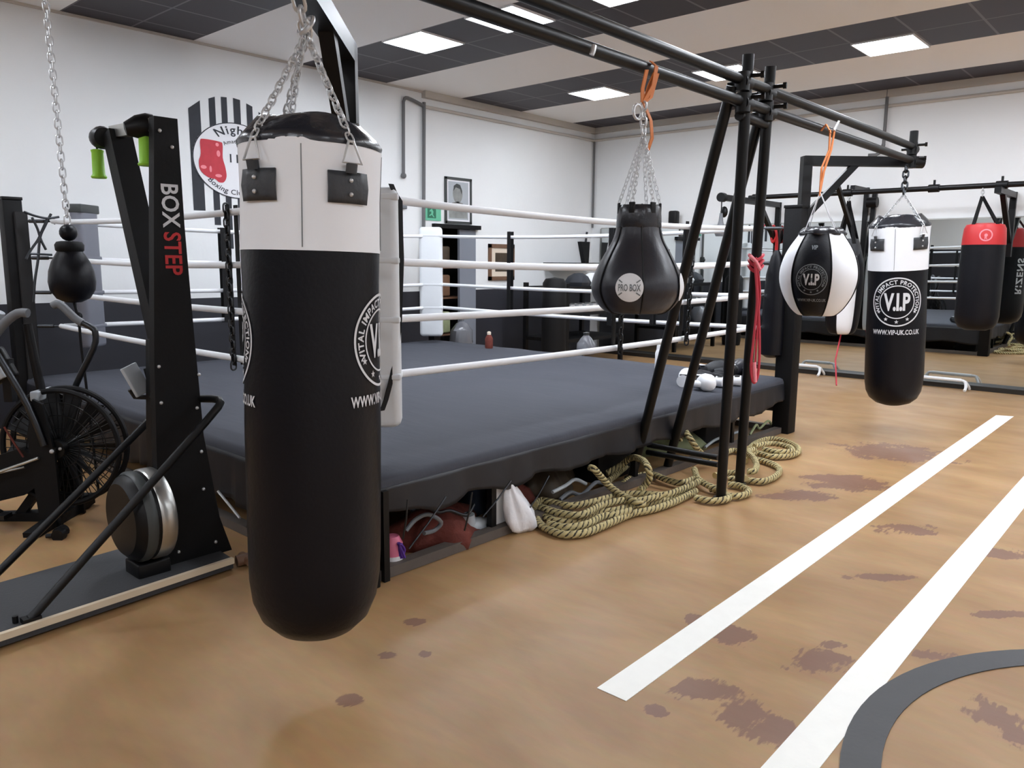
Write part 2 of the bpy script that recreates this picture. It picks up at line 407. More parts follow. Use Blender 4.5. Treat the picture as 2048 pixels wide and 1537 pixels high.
def badge(D, ring2=True):
    """round bag emblem of outer diameter D, flat in XY: two rings, lettering, stars, V.I.P"""
    mb = MB(); bm = mb.bm; R = D/2
    annulus(bm, R*.945, R); annulus(bm, R*.64, R*.68)
    arc_text(bm, 'VITAL IMPACT PROTECTION', R*.81, R*.225, PI/2, .03, 1.16)
    for a in (-150, -120, -90, -60, -30): star(bm, R*.81*math.cos(math.radians(a)), R*.81*math.sin(math.radians(a)), R*.085)
    vs, fs = glyphs('V.I.P', R*.66, .035, .95); add_flat(bm, vs, fs, lambda v: V((v.x*.86, v.y*1.45, 0)))
    slice_x(bm, -R, R, 9)
    return mb
def url(txt, W):
    mb = MB(); vs, fs = glyphs(txt, 1, .03, 1.05); xs = [v.x for v in vs]; k = W/(max(xs)-min(xs))
    add_flat(mb.bm, vs, fs, lambda v: V((v.x*k, v.y*k*1.45, 0))); slice_x(mb.bm, -W/2, W/2, 10); return mb
# ================================================================== SETTING
XL, XR, YB, YF, ZC = -8.415, 4.6, 11.527, -6.6, 3.9027
struct('floor', MB().box(((XL+XR)/2, (YB+YF)/2, -.05), (XR-XL+.4, YB-YF+.4, .1)), 'floor')
# ceiling: alternating bands of black tiles and white plasterboard
edges = [YF]; y0 = 2.95-2.617*4
bands = []
for k in range(8):
    a = 2.95+2.617*(k-4); bands.append((a, a+1.305, True)); bands.append((a+1.305, a+2.617, False))
mb_t, mb_w = MB(), MB()
for a, b, blk in bands:
    a, b = max(a, YF-.2), min(b, YB+.2)
    if b > a: (mb_t if blk else mb_w).box(((XL+XR)/2, (a+b)/2, ZC+.05), (XR-XL+.4, b-a, .1))
cl = struct('ceiling', mb_w, 'ceil'); obj('black_tile_bands', mb_t, 'tile', cl)
# left wall with its doorway
DY0, DY1, DZ = 7.72, 8.56, 2.07
w = MB()
for y0, y1, z0, z1 in ((YF-.1, DY0, 1.17, ZC), (DY1, YB+.1, 1.17, ZC), (DY0, DY1, DZ, ZC)): w.box((XL-.06, (y0+y1)/2, (z0+z1)/2), (.12, y1-y0, z1-z0))
wl = struct('wall_left', w, 'wall')
w = MB()
for y0, y1 in ((YF-.1, DY0), (DY1, YB+.1)): w.box((XL-.06, (y0+y1)/2, .585), (.12, y1-y0, 1.17))
obj('dark_dado', w, 'wains', wl)
wr = struct('wall_back', MB().box(((XL+XR)/2, YB+.06, ZC/2), (XR-XL+.2, .12, ZC)), 'wall')
wf = struct('wall_front', MB().box(((XL+XR)/2, YF-.06, ZC/2+1.05), (XR-XL+.2, .12, ZC-2.1)), 'wall')
obj('dark_dado', MB().box(((XL+XR)/2, YF-.06, 1.05), (XR-XL+.2, .12, 2.1)), 'wains', wf)
struct('wall_right', MB().box((XR+.06, (YB+YF)/2, ZC/2), (.12, YB-YF+.2, ZC)), 'wall')
struct('trim_1', MB().box((XL+.012, (YB+YF)/2, ZC-.012), (.024, YB-YF, .024)).box((XL+.04, (7.5+YB)/2, ZC-.045), (.08, YB-7.5, .09)).cyl((XL+.03, 7.5, 3.70), (XL+.03, YB, 3.70), .022, n=8), 'trim')
struct('trim_2', MB().box(((XL+XR)/2, YB-.04, ZC-.045), (XR-XL, .08, .09)).cyl((XL, YB-.03, 3.70), (XR, YB-.03, 3.70), .022, n=8), 'trim')
struct('baseboard_back', MB().box(((XL+XR)/2, 11.43, .03), (XR-XL, .17, .06)), 'dtrim')
# doorway in the left wall
d = struct('door_1', MB().box((XL+.02, (DY0+DY1)/2, DZ+.025), (.1, DY1-DY0+.1, .06)), 'blackmatt')
obj('door_leaf', MB().box((XL-.02, 8.39, 1.03), (.045, .34, 2.06)), 'gdoor', d)
obj('recess', MB().box((XL-.72, 8.14, 1.05), (.02, 1.0, 2.2)).box((XL-.4, DY0-.02, 1.05), (.64, .03, 2.2)).box((XL-.4, DY1+.02, 1.05), (.64, .03, 2.2)).box((XL-.4, 8.14, 2.16), (.64, 1, .03)), 'dark', d)
# ================================================================== CEILING LIGHTS
lt = thing('ceiling_light', '', 'ceiling light', (-6.56, 5.88, ZC))
obj('frame', MB().box((-6.56, 5.575, ZC-.008), (.62, .014, .018)).box((-6.56, 6.185, ZC-.008), (.62, .014, .018)).box((-6.863, 5.88, ZC-.008), (.014, .62, .018)).box((-6.257, 5.88, ZC-.008), (.014, .62, .018)), 'whitep', lt)
obj('diffuser', MB().box((-6.56, 5.88, ZC-.006), (.596, .596, .01)), 'led', lt)
LG = 'square LED panels set in the black ceiling bands'
tag(lt, 'bright square ceiling panel left of the overhead black bars, above the boxing ring', 'ceiling light', LG)
spots = [(-5.32, 5.88, 'bright ceiling panel crossed by the lower overhead black bar at the top of the photo'), (-4.07, 5.88, 'ceiling panel cut off by the top edge of the photo, right of the overhead bars'),
 (-6.62, 9.16, 'bright ceiling panel seen left of the orange strap of the bulb-shaped bag'), (-4.73, 9.18, 'bright ceiling panel half hidden behind the top of the black scaffold legs'), (-2.85, 9.18, 'bright ceiling panel at the far right of the photo, above the mirror side')]
for x, y, l in spots: dup(lt, (x, y, ZC), l, LG)
for x, y in [(-2.83, 5.88), (-1.59, 5.88), (-.35, 5.88), (.9, 5.88), (2.8, 5.88), (-1., 9.18), (.85, 9.18), (2.7, 9.18), (-5.9, 3.25), (2.6, 3.25), (-6.56, .6), (2.8, .6), (-6.56, -2.0), (-3.4, -2.0), (-.35, -2.0), (2.6, -2.0), (-5.3, -4.6), (-1.6, -4.6), (2, -4.6)]:
    dup(lt, (x, y, ZC), 'square ceiling panel over the part of the gym outside the photo', LG)
# ================================================================== BOXING RING
RC = V((-5.4485, 4.731, 0)); RA = -.0097; HF = 2.498; HR = 2.235; CZ = .531
_rm = Matrix.Rotation(RA, 3, 'Z')
def rg(x, y, z=0): return RC+_rm @ V((x, y, z))
ring = thing('boxing_ring', 'raised boxing ring with dark canvas floor, white ropes and black corner posts', 'boxing ring', RC)
def sm(a, b, t): t = max(0, min(1, (t-a)/(b-a))); return t*t*(3-2*t)
# canvas with rounded edge
P = []; n = 64
prof = [(HF, CZ-.09), (HF, CZ-.035), (HF-.012, CZ-.01), (HF-.04, CZ), (HF-.3, CZ), (HF*.5, CZ), (.02, CZ)]
mb = MB(); rows = []
for r, z in prof:
    row = []
    for s in range(4):
        for k in range(16):
            t = -1+2*k/16; x, y = [(t, -1), (1, t), (-t, 1), (-1, -t)][s]
            p = rg(x*r, y*r, z+(.004*math.sin(9*x*r)*math.sin(7*y*r) if z == CZ else 0)); row.append(mb.bm.verts.new(p))
    rows.append(row)
for A, B in zip(rows, rows[1:]):
    for i in range(64): mb.bm.faces.new((A[i], A[(i+1) % 64], B[(i+1) % 64], B[i]))
mb.bm.faces.new(rows[-1]); obj('canvas', mb, 'canvas', ring, sharp=60)
# hanging skirt, uneven along its lower edge
def skirt(name, fn, low):
    mb = MB(); R_ = []
    for j in range(9):
        row = []
        for i in range(81):
            t = -1+2*i/80; z1 = low(t); z = CZ-.05+(z1-CZ+.05)*j/8; fold = (.014*math.sin(37*t+2*math.sin(11*t))+.01*math.sin(83*t))*(j/8)
            row.append(fn(t*HF, HF+.004+.012*(j/8)+fold, z))
        R_.append(row)
    mb.grid(R_); return obj(name, mb, 'skirt', ring, solid=.004, sharp=70)
def low_r(t):
    z = .36-.07*sm(-1, -.1, t)-.02*sm(-.1, .6, t)+.06*sm(.75, 1, t)
    z += -.075*math.exp(-((t+.78)/.06)**2)-.05*math.exp(-((t+.55)/.05)**2)+.015*math.sin(23*t); return z
skirt('skirt', lambda a, b, z: rg(b, a, z), low_r)
skirt('skirt', lambda a, b, z: rg(a, -b, z), lambda t: .24-.06*sm(-1, 0, t)+.05*sm(.6, 1, t)+.02*math.sin(17*t))
skirt('skirt', lambda a, b, z: rg(a, b, z), lambda t: .2+.02*math.sin(19*t))
skirt('skirt', lambda a, b, z: rg(-b, a, z), lambda t: .2+.02*math.sin(21*t))
# platform frame: base rails, corner legs, joists
for a, b in (((HF, -HF), (HF, HF)), ((-HF, -HF), (HF, -HF)), ((-HF, -HF), (-HF, HF)), ((-HF, HF), (HF, HF))):
    ix = lambda p: rg(p[0]*.988, p[1]*.988, .03)
    obj('base_rail', MB().bar(ix(a), ix(b), .07, .055), 'brown', ring)
for sx in (-1, 1):
    for sy in (-1, 1): obj('frame_leg', MB().bar(rg(sx*2.46, sy*2.46, 0), rg(sx*2.46, sy*2.46, CZ-.06), .05), 'black', ring)
p_ = on(773, 1150, 'X', -2.95); obj('frame_leg', MB().bar((-2.96, p_.y, 0), (-2.96, p_.y, CZ-.06), .035), 'black', ring)
for t in (-.5, 0, .5):
    obj('frame_leg', MB().bar(rg(2.44, t*HF*1.2, 0), rg(2.44, t*HF*1.2, CZ-.06), .04), 'black', ring)
    obj('frame_leg', MB().bar(rg(t*HF*1.2, -2.44, 0), rg(t*HF*1.2, -2.44, CZ-.06), .04), 'black', ring)
mb = MB().box(rg(0, 0, CZ-.12), (4.8, 4.8, .05), rz=RA)
obj('platform_deck', mb, 'dark', ring)
mb = MB()
for t in (-.6, .1, .65): mb.box(rg(t*2.4, 0, CZ-.2), (.06, 4.8, .1), rz=RA)
obj('joists', mb, 'black', ring)
# corner posts
for nm, sx, sy, zt, w in (('near', 1, -1, 2.12, .15), ('right', 1, 1, 2.1, .165), ('back', -1, 1, 1.96, .12), ('left', -1, -1, 2.1, .15)):
    p = rg(sx*HF*.995, sy*HF*.995); mb = MB().box(p+V((0, 0, zt/2)), (w, w, zt), rz=RA+.0, bev=.008)
    c = obj('corner_post', mb, 'blackmatt', ring)
    obj('post_cap', MB().box(p+V((0, 0, zt+.012)), (w+.012, w+.012, .028), rz=RA, bev=.006), 'blackp', c)
    if nm == 'left': obj('post_sleeve', MB().box(p+V((.085, .05, 1.0)), (.05, .1, 2.0), rz=RA, bev=.006), 'dark', c)
# ropes
ZR = (1.92, 1.60, 1.295, .995)
cor = {'N': (HR-.02, -HR), 'R': (HR-.02, HR+.12), 'B': (-HR, HR+.08), 'L': (-HR, -HR)}
for a, b in (('N', 'R'), ('R', 'B'), ('B', 'L'), ('L', 'N')):
    for i, z in enumerate(ZR):
        pts = []
        for k in range(13):
            t = k/12; sag = .03*4*t*(1-t)*(1.4 if i < 2 else .6)
            pts.append(rg(cor[a][0]*(1-t)+cor[b][0]*t, cor[a][1]*(1-t)+cor[b][1]*t, z-sag))
        obj('rope', MB().tube(pts, .0215, 10), 'rope', ring)
# turnbuckles between rope corners and posts
for k, (sx, sy) in {'N': (1, -1), 'R': (1, 1), 'B': (-1, 1), 'L': (-1, -1)}.items():
    for z in ZR:
        a, b = rg(*cor[k], z), rg(sx*HF*.97, sy*HF*.97, z)
        m_ = a.lerp(b, .5); dd = (b-a).normalized()
        mb = MB().cyl(a, b, .008, n=8).cyl(m_-dd*.07, m_+dd*.07, .016, n=8).tube([a-dd*.02+V((0, 0, .02)), a+dd*.02, a-dd*.02-V((0, 0, .02))], .009, 6)
        obj('turnbuckle', mb, 'dsteel', ring)
# corner cushions
def pad(x, y, z0, z1, w, th, m, ang):
    c = rg(x, y, (z0+z1)/2)
    o = obj('corner_pad', MB().box(c, (th, w, z1-z0), rz=ang, bev=min(th, w)*.32), m, ring, sharp=60)
    for z in ZR:
        if z0 < z < z1: obj('pad_tie', MB().box(rg(x, y, z), (th+.006, w+.006, .035), rz=ang, bev=.01), m, o)
    if m == 'padshade': obj('pad_top', MB().box(c+V((0, 0, (z1-z0)/2-.03)), (th+.012, w+.012, .075), rz=ang, bev=.01), 'frame', o)
pad(HR-.06, -HR+.07, .72, 1.97, .34, .13, 'padw', -PI/4)
pad(-HR+.04, HR-.06, .62, 2.03, .30, .13, 'padw', -PI/4)
pad(-HR+.17, -HR+.20, .80, 2.06, .27, .12, 'padshade', PI/4-.1)
o = obj('corner_pad', MB().lathe([(.02, 1.72), (.05, 1.66), (.085, 1.5), (.10, 1.2), (.105, .9), (.10, .75), (.05, .72)], rg(HR+.13, HR+.15), n=16), 'leather', ring)
# spacer straps tying the ropes together
def spacer(side, v, z0, z1, m='blackmatt', w=.04, chain=False, drift=0):
    mb = MB(); pts = []
    for i in range(9):
        z = z0+(z1-z0)*i/8; vv = v+drift*(i/8)
        p = {'r': rg(HR+.0, vv, z), 'l': rg(vv, -HR-.0, z), 'b': rg(-HR+.03, vv, z), 'f': rg(vv, HR+.06, z)}[side]; pts.append(p)
    sd = {'r': V((0, 1, 0)), 'l': V((1, 0, 0)), 'b': V((0, 1, 0)), 'f': V((1, 0, 0))}[side]; out = {'r': V((1, 0, 0)), 'l': V((0, -1, 0)), 'b': V((1, 0, 0)), 'f': V((0, -1, 0))}[side]
    mb.ribbon([p+out*.028 for p in pts], w, .008, sd); mb.ribbon([p-out*.028 for p in pts], w, .008, sd)
    o = obj('rope_spacer', mb, m, ring)
    if chain: obj('spacer_chain', MB().chain(pts[0]+out*.035, pts[-1]+out*.035+V((0, 0, -.02)), .06, .035, .006), 'dsteel', o)
spacer('r', on(1236, 640, 'X', -3.22).y-RC.y, 1.31, .96, chain=True)
spacer('r', on(1374, 600, 'X', -3.22).y-RC.y, 1.93, .96, chain=True, drift=-.05)
spacer('l', on(474, 500, 'Y', 2.5).x-RC.x, 1.93, .94, chain=True)
spacer('f', on(1222, 480, 'Y', 7.02).x-RC.x, 1.96, .92, w=.06)
spacer('f', on(1366, 560, 'Y', 7.02).x-RC.x, 1.95, .92, w=.035)
spacer('f', on(1302, 650, 'Y', 7.02).x-RC.x, 1.32, .96)
spacer('f', on(1016, 540, 'Y', 7.02).x-RC.x, 1.95, .95, w=.05)
spacer('b', on(452, 540, 'X', -7.6).y-RC.y, 1.92, .95, w=.09)
# the long loose webbing strap by the white near cushion
side_p = [on(x, y, 'X', -3.16) for x, y in ((782, 368), (789, 385), (800, 402), (801, 460), (803, 520), (801, 580), (799, 640), (794, 700), (785, 750), (772, 800), (764, 822))]
obj('rope_strap', MB().ribbon(side_p, .03, .006, (0, 1, 0)), 'blackmatt', ring)
# loose tangle of rope ends and hooks between the left post and its cushion
Lx = -7.72
tg = [[(48, 424), (70, 432), (95, 437), (118, 434)], [(64, 435), (75, 458), (82, 480), (92, 500)], [(95, 437), (84, 462), (76, 480), (62, 500), (52, 518)], [(102, 428), (90, 452), (80, 476), (76, 520), (70, 560), (67, 605)], [(60, 508), (85, 509), (104, 510)]]
for k in tg: obj('loose_tie', MB().tube([on(x, y, 'X', Lx) for x, y in k], .011, 6, sub=4), 'dsteel', ring)
# swan-neck bag arms bolted to the near and the right corner posts
def bag_arm(p, d, zt, L, base):
    d = V(d).normalized(); q = p+V((0, 0, zt)); e = q+d*L
    mb = MB().bar(p+V((0, 0, base)), q+V((0, 0, .04)), .085, .085, up=d).bar(q-d*.03, e, .085, .085)
    mb.bar(p+V((0, 0, zt-.52)), q+d*.46+V((0, 0, -.02)), .06, .06)
    o = obj('bag_arm', mb, 'black', ring)
    obj('arm_end', MB().cyl(e-d*.05, e+d*.06, .055, n=16), 'blackp', o); return e
RP = rg(HF*.995, HF*.995); NP = rg(HF*.995, -HF*.995)
AR = bag_arm(V((-2.905, 7.26, 0)), (.72, .69, 0), 2.525, 1.02, 1.6)
AN = bag_arm(NP, (.68, -.70, 0), 2.51, .95, 1.7)
# elastic ties and hooks holding the skirt
ties = [((815, 1000), (806, 1078)), ((892, 994), (818, 1098)), ((944, 985), (929, 1062)), ((1022, 962), (966, 1034)), ((1098, 952), (1056, 1022))]
for a, b in ties: obj('skirt_tie', MB().tube([on(*a, 'X', -2.915), on((a[0]+b[0])/2+2, (a[1]+b[1])/2, 'X', -2.91), on(*b, 'X', -2.925)], .005, 6), 'dsteel', ring)
obj('skirt_tie', MB().tube([on(436, 983, 'Y', 2.19), on(480, 1037, 'Y', 2.19)], .008, 6), 'steel', ring)
# ================================================================== OVERHEAD SCAFFOLD
gx, gz, gu = -2.15, 2.52, 2.64
gan = thing('bag_scaffold', 'long black scaffold frame of two stacked overhead bars on splayed pipe legs beside the ring', 'scaffold frame', (gx, 4.75, 0))
PE = V((AR.x-.03, AR.y-.03, 0))
obj('rail', MB().cyl((gx, -.9, gz), (PE.x, PE.y, gz+.02), .031, n=16), 'black', gan)
obj('rail', MB().cyl((gx-.02, -.9, gu+.01), (PE.x, PE.y, gu+.02), .031, n=16), 'black', gan)
legs = [((-2.17, 4.47, 2.80), on(1441, 1003, 'Z', 0)), ((-2.23, 4.40, 2.62), on(1262, 962, 'Z', 0)), ((-2.19, 4.82, 2.80), on(1478, 974, 'Z', 0)), ((-2.24, 4.86, 2.62), on(1332, 946, 'Z', 0)),
        ((-2.17, -.5, 2.8), V((-2.4, -.5, 0))), ((-2.2, -.55, 2.62), V((-1.3, -.5, 0)))]
for a, b in legs:
    o = obj('leg', MB().cyl(a, b, .033, n=16), 'black', gan)
    obj('leg_foot', MB().cyl(b, b+V((0, 0, .03)), .05, n=14), 'blackp', o)
for p in ((-2.17, 4.45, gz), (-2.18, 4.45, gu), (-2.19, 4.81, gz), (-2.2, 4.81, gu), (PE.x, PE.y, gz), (PE.x, PE.y, gu)):
    p = V(p); mb = MB().cyl(p-V((0, .045, 0)), p+V((0, .045, 0)), .046, n=14).cyl(p+V((.0, -.02, -.05)), p+V((0, -.02, .055)), .044, n=14)
    mb.cyl(p+V((.02, 0, .035)), p+V((.11, .02, .035)), .012, n=8).cyl(p+V((.095, .015, .035)), p+V((.115, .02, .035)), .02, n=6)
    mb.cyl(p+V((-.09, -.02, .0)), p+V((-.02, -.02, .0)), .012, n=8)
    obj('clamp', mb, 'blackp', gan)
obj('stub_post', MB().cyl((PE.x, PE.y, 2.53), (PE.x, PE.y, 2.80), .036, n=14), 'black', gan)
obj('cross_brace', MB().cyl(on(1296, 890, 'Y', 4.8), on(1436, 916, 'Y', 4.8), .02, n=10), 'black', gan)
obj('cross_brace', MB().cyl(on(1294, 905, 'Y', 4.86), on(1436, 930, 'Y', 4.86), .02, n=10), 'black', gan)
obj('cross_brace', MB().cyl((-2.2, 4.45, 2.46), (-2.21, 4.83, 2.46), .03, n=10), 'black', gan)
# small silver links on the bars
obj('bar_clip', MB().tube([on(1188, 92, 'X', gx+.03), on(1186, 103, 'X', gx+.035), on(1183, 110, 'X', gx+.03)], .012, 8), 'steel', gan)
obj('bar_clip', MB().tube([on(1678, 243, 'X', -2.1), on(1668, 262, 'X', -2.1)], .008, 6), 'steel', gan)
# ================================================================== PUNCH BAGS
def frame_of(top, bot):
    z = (V(top)-V(bot)).normalized(); x = (EYE-V(bot)); x = (x-z*x.dot(z)).normalized(); y = z.cross(x)
    return Matrix((x, y, z)).transposed()          # local x faces the camera, y to the camera's right... sign handled by angle
def on_bag(mb, B, org, rad, ang, zc, eps=.004):
    """wrap flat artwork (XY) on a bag: x along the girth, y up; ang measured from the camera-facing side, + = right"""
    for v in mb.bm.verts:
        z = zc+v.co.y; r = rad(z)+eps; a = ang+v.co.x/r
        v.co = org+B @ V((r*math.cos(a), r*math.sin(a), z))
    return mb
def lerp_prof(pr):
    def f(z):
        if z <= pr[0][1]: return pr[0][0]
        for (r0, z0), (r1, z1) in zip(pr, pr[1:]):
            if z <= z1: return r0+(r1-r0)*((z-z0)/(z1-z0) if z1 > z0 else 0)
        return pr[-1][0]
    return f
def heavy_bag(name, label, top, bot, R, pr_w, logos, hook, D, tabs, label_m=('wleather', 'leather'), chain_r=.006, chain_L=.05, split=.8, ring_h=.0):
    top, bot = V(top), V(bot); B = frame_of(top, bot); L = (top-bot).length
    t = thing(name, label, 'punch bag', bot)
    pr = [(r*R, z*L) for r, z in pr_w]; rad = lerp_prof(pr)
    zs = split*L
    lowp = [p for p in pr if p[1] < zs-.01]+[(rad(zs), zs)]
    upp = [(rad(zs)+.002, zs)]+[p for p in pr if p[1] > zs+.01]
    def L2(mb): mb.xf(Matrix.Translation(bot) @ B.to_4x4()); return mb
    wr = lambda a, r, z: r*(1+.006*math.sin(3*a+5*z)+.004*math.sin(7*a-9*z))
    obj('bag_body', L2(MB().lathe(lowp, n=56, f=wr)), label_m[1], t, sharp=60)
    up = obj('bag_collar', L2(MB().lathe(upp, n=56, f=wr)), label_m[0], t, sharp=60)
    sm_ = MB()
    for a in (math.radians(-7), math.radians(83), math.radians(173), math.radians(-97)): sm_.tube([bot+B @ V(((rad(z)+.001)*math.cos(a), (rad(z)+.001)*math.sin(a), z)) for z in (zs+.01, (zs+L)/2, L-.02)], .0022, 5)
    obj('seam', sm_, 'greyprint', up)
    # folded black closure on top
    mb = MB(); rows = []
    for j, (f, h) in enumerate(((1.01, -.01), (1.025, .006), (.95, .03), (.72, .078), (.66, .088), (.56, .08), (.25, .05), (.02, .04))):
        rows.append([(bot+B @ V((R*f*math.cos(a)*(1+.05*math.sin(6*a+j)*(j > 2)), R*f*math.sin(a)*(1+.05*math.sin(6*a+j)*(j > 2)), L+h*R/.235*(1+.09*math.sin(4*a+.7)*(j > 2))))) for a in (2*PI*i/40 for i in range(41))])
    mb.grid(rows); obj('top_flap', mb, 'flap', t, sharp=75)
    # lug patches, D-rings and chains up to one ring
    hk = V(hook)
    for a in tabs:
        ca, sa = math.cos(a), math.sin(a)
        rv = B @ V((ca, sa, 0)); sv = B @ V((-sa, ca, 0)); zv = B.col[2]
        r0 = rad(L-.16*R/.235)+.006; s = R/.235; c = bot+B @ V((r0*ca, r0*sa, L-.145*s))
        mb = MB(); pts = []
        for v in (-1, -.6, 0, .6, 1):
            row = []
            for u in (-1, -.5, 0, .5, 1):
                rr = r0+.006*(1-abs(v))+.004; aa = a+u*.072*s/r0; row.append(bot+B @ V((rr*math.cos(aa), rr*math.sin(aa), L-.145*s+v*.05*s)))
            pts.append(row)
        mb.grid(pts); tb = obj('lug_patch', mb, 'tab', t, solid=.008)
        mb = MB().tube([c+rv*.012+zv*.045*s+sv*.0, c+rv*.018+zv*.075*s], .022*s, 10, flat=.4)
        obj('lug_loop', mb, 'tab', tb)
        mb = MB()
        for v in (-.022, .022): mb.sphere(c+rv*.012+zv*v*s, .007*s, 8)
        obj('rivet', mb, 'steel', tb)
        dr = c+rv*.02+zv*.075*s; apex = c+rv*.012+zv*.145*s
        obj('d_ring', MB().tube([dr-sv*.035*s, dr+sv*.035*s, apex+sv*.008, apex-sv*.008], .0045*s, 6, closed=True), 'steel', tb)
        obj('chain', MB().chain(apex, hk, chain_L, chain_L*.62, chain_r), 'steel', t)
    for ang, zc, w in logos:
        lg = obj('emblem', on_bag(badge(D), B, bot, rad, ang, zc*L), 'print', t)
        obj('web_address', on_bag(url('WWW.VIP-UK.CO.UK', w), B, bot, rad, ang, zc*L-D*.62), 'print', t)
    return t, B, L
WP = [(.0, 0), (.35, .003), (.62, .018), (.82, .045), (.94, .085), (.985, .13), (1.0, .18), (1.0, .45), (.985, .56), (.975, .66), (.985, .75), (.995, .82), (.985, .9), (1.0, .97), (1.01, 1.0)]
FT, FB = at(621, 297, 2.66), at(633, 1263, 2.905)
R_ = math.radians
fb, FBM, FL = heavy_bag('heavy_bag', 'big black and white heavy bag in the foreground, hanging on thick chains', FT, FB, .236, WP,
    [(R_(74), .628, .36), (R_(-96), .628, .36)], at(613, 70, 2.62), .325, [R_(-44), R_(30), R_(136), R_(-150)], chain_r=.0034, chain_L=.038)
hk = at(613, 70, 2.62); ae = V((AN.x, AN.y, AN.z-.06))
obj('main_chain', MB().chain(hk, hk+(ae-hk)*.98, .06, .038, .0062), 'steel', fb)
obj('shackle', MB().tube([hk+V((0, 0, .03))+V((.03*math.cos(a), .02*math.sin(a), .03*math.sin(a))) for a in (2*PI*i/12 for i in range(12))], .008, 6, closed=True), 'steel', fb)
obj('main_chain', MB().chain(at(606, 80, 2.6), at(576, 270, 2.56), .038, .023, .0034), 'steel', fb)
RTp, RB = at(1799, 452, 7.05), at(1785, 809, 7.38)
hk = at(1808, 388, 7.05)
rb, RBM, RL = heavy_bag('heavy_bag', 'black heavy bag with white top and round emblem, hanging from the right ring corner arm', RTp, RB, .252, WP,
    [(R_(1), .60, .42)], hk, .44, [R_(-45), R_(45), R_(135), R_(-135)], chain_r=.003, chain_L=.035, split=.765)
obj('main_chain', MB().chain(hk, at(1813, 332, 7.05), .07, .045, .009), 'dsteel', rb)
# red-topped bag on the far rail
rail_y = 10.75
tp, bt = on(1962, 447, 'Y', rail_y), on(1950, 661, 'Y', rail_y)
RRW = [(.0, 0), (.5, .004), (.8, .03), (.95, .08), (1, .14), (1.0, .5), (.97, .86), (.93, .95), (.84, .985), (.5, 1.0), (.0, 1.0)]
t = thing('heavy_bag', 'black heavy bag with red top and round badge, hanging on straps before the mirror', 'punch bag', bt)
L = (tp-bt).length; R = .235
def lz(mb): return mb.xf(Matrix.Translation(bt))
pr = [(r*R, z*L) for r, z in RRW]; rad = lerp_prof(pr)
obj('bag_body', lz(MB().lathe([p for p in pr if p[1] < .8*L]+[(rad(.8*L), .8*L)], n=40)), 'leather', t)
obj('bag_collar', lz(MB().lathe([(rad(.8*L)+.003, .8*L)]+[p for p in pr if p[1] > .8*L], n=40)), 'red', t)
Bz = frame_of(bt+V((0, 0, 1)), bt)
mb = MB(); annulus(mb.bm, .055, .07, 40); annulus(mb.bm, .0, .018, 12); vs, fs = glyphs('R', .05, .03); add_flat(mb.bm, vs, fs, lambda v: v+V((0, -.03, 0)))
obj('badge', on_bag(mb, Bz, bt, rad, R_(4), L*.885), 'muralp', t)
mb = MB(); vs, fs = glyphs('RIZENS', .13, .03, 1.15); add_flat(mb.bm, vs, fs, lambda v: V((-v.y, v.x, 0)))
obj('side_lettering', on_bag(mb, Bz, bt, rad, R_(118), L*.5), 'print', t)
hk = on(1966, 380, 'Y', rail_y); hk.z = 2.4
mb = MB()
for a in (R_(40), R_(140), R_(-40), R_(-140)):
    p = bt+Bz @ V((R*.82*math.cos(a), R*.82*math.sin(a), L*.985)); mb.ribbon([p, p.lerp(hk, .5), hk], .045, .006, Bz @ V((-math.sin(a), math.cos(a), 0)))
obj('strap', mb, 'blackmatt', t)
obj('hook', MB().chain(hk, V((hk.x, hk.y, 2.50)), .05, .03, .006), 'steel', t)
# gored bags
def gore_bag(name, label, org, prof, n, pick, a0, mats, seg=8, seam='blackp'):
    t = thing(name, label, 'punch bag', org); org = V(org); B = frame_of(org+V((0, 0, 1)), org); step = 2*PI/n
    pr = spline([V((r, 0, z)) for r, z in prof], 4); pr = [(max(0, p.x), p.z) for p in pr]
    groups = {}
    for i in range(n):
        mb = MB(); ps = a0+i*step
        mb.grid([[org+B @ V((r*(1-.03*abs(2*k/seg-1)**3)*math.cos(ps+step*k/seg), r*(1-.03*abs(2*k/seg-1)**3)*math.sin(ps+step*k/seg), z)) for k in range(seg+1)] for r, z in pr])
        obj('panel', mb, mats[pick(i)], t, sharp=80)
    mb = MB()
    for i in range(n):
        a = a0+i*step; mb.tube([org+B @ V(((r*.985)*math.cos(a), (r*.985)*math.sin(a), z)) for r, z in pr], .004, 5)
    obj('piping', mb, seam, t)
    return t, B, lerp_prof(sorted([(r, z) for r, z in pr], key=lambda q: q[1]))
# big bulb bag
bo = at(1272, 626, 3.80)
bp = [(.0, 0), (.12, .0), (.165, .018), (.203, .065), (.220, .115), (.214, .165), (.190, .225), (.155, .29), (.124, .345), (.108, .40), (.102, .455), (.097, .50), (.088, .512)]
bb, BB, brad = gore_bag('bulb_bag', 'dark bulb-shaped punch bag with round white badge, hanging by orange straps', bo, bp, 6, lambda i: 0, R_(8), ['leather2'], seg=10)
def badge2(D):
    mb = MB(); bm = mb.bm; R = D/2
    annulus(bm, 0, R, 40); slice_x(bm, -R, R, 9); return mb
bd = obj('badge', on_bag(badge2(.132), BB, bo, brad, R_(-9), .128, .0035), 'wleather', bb)
mb = MB(); vs, fs = glyphs('PRO BOX', .034, .02); add_flat(mb.bm, vs, fs, lambda v: V((v.x*.72, v.y*1.3, 0)))
for a in (35, 145, 215, 325):
    c, s = math.cos(R_(a)), math.sin(R_(a)); w = .003
    f = [V((c*.040-s*w, s*.040+c*w, 0)), V((c*.062-s*w, s*.062+c*w, 0)), V((c*.062+s*w, s*.062-c*w, 0)), V((c*.040+s*w, s*.040-c*w, 0))]
    mb.bm.faces.new([mb.bm.verts.new(v) for v in f])
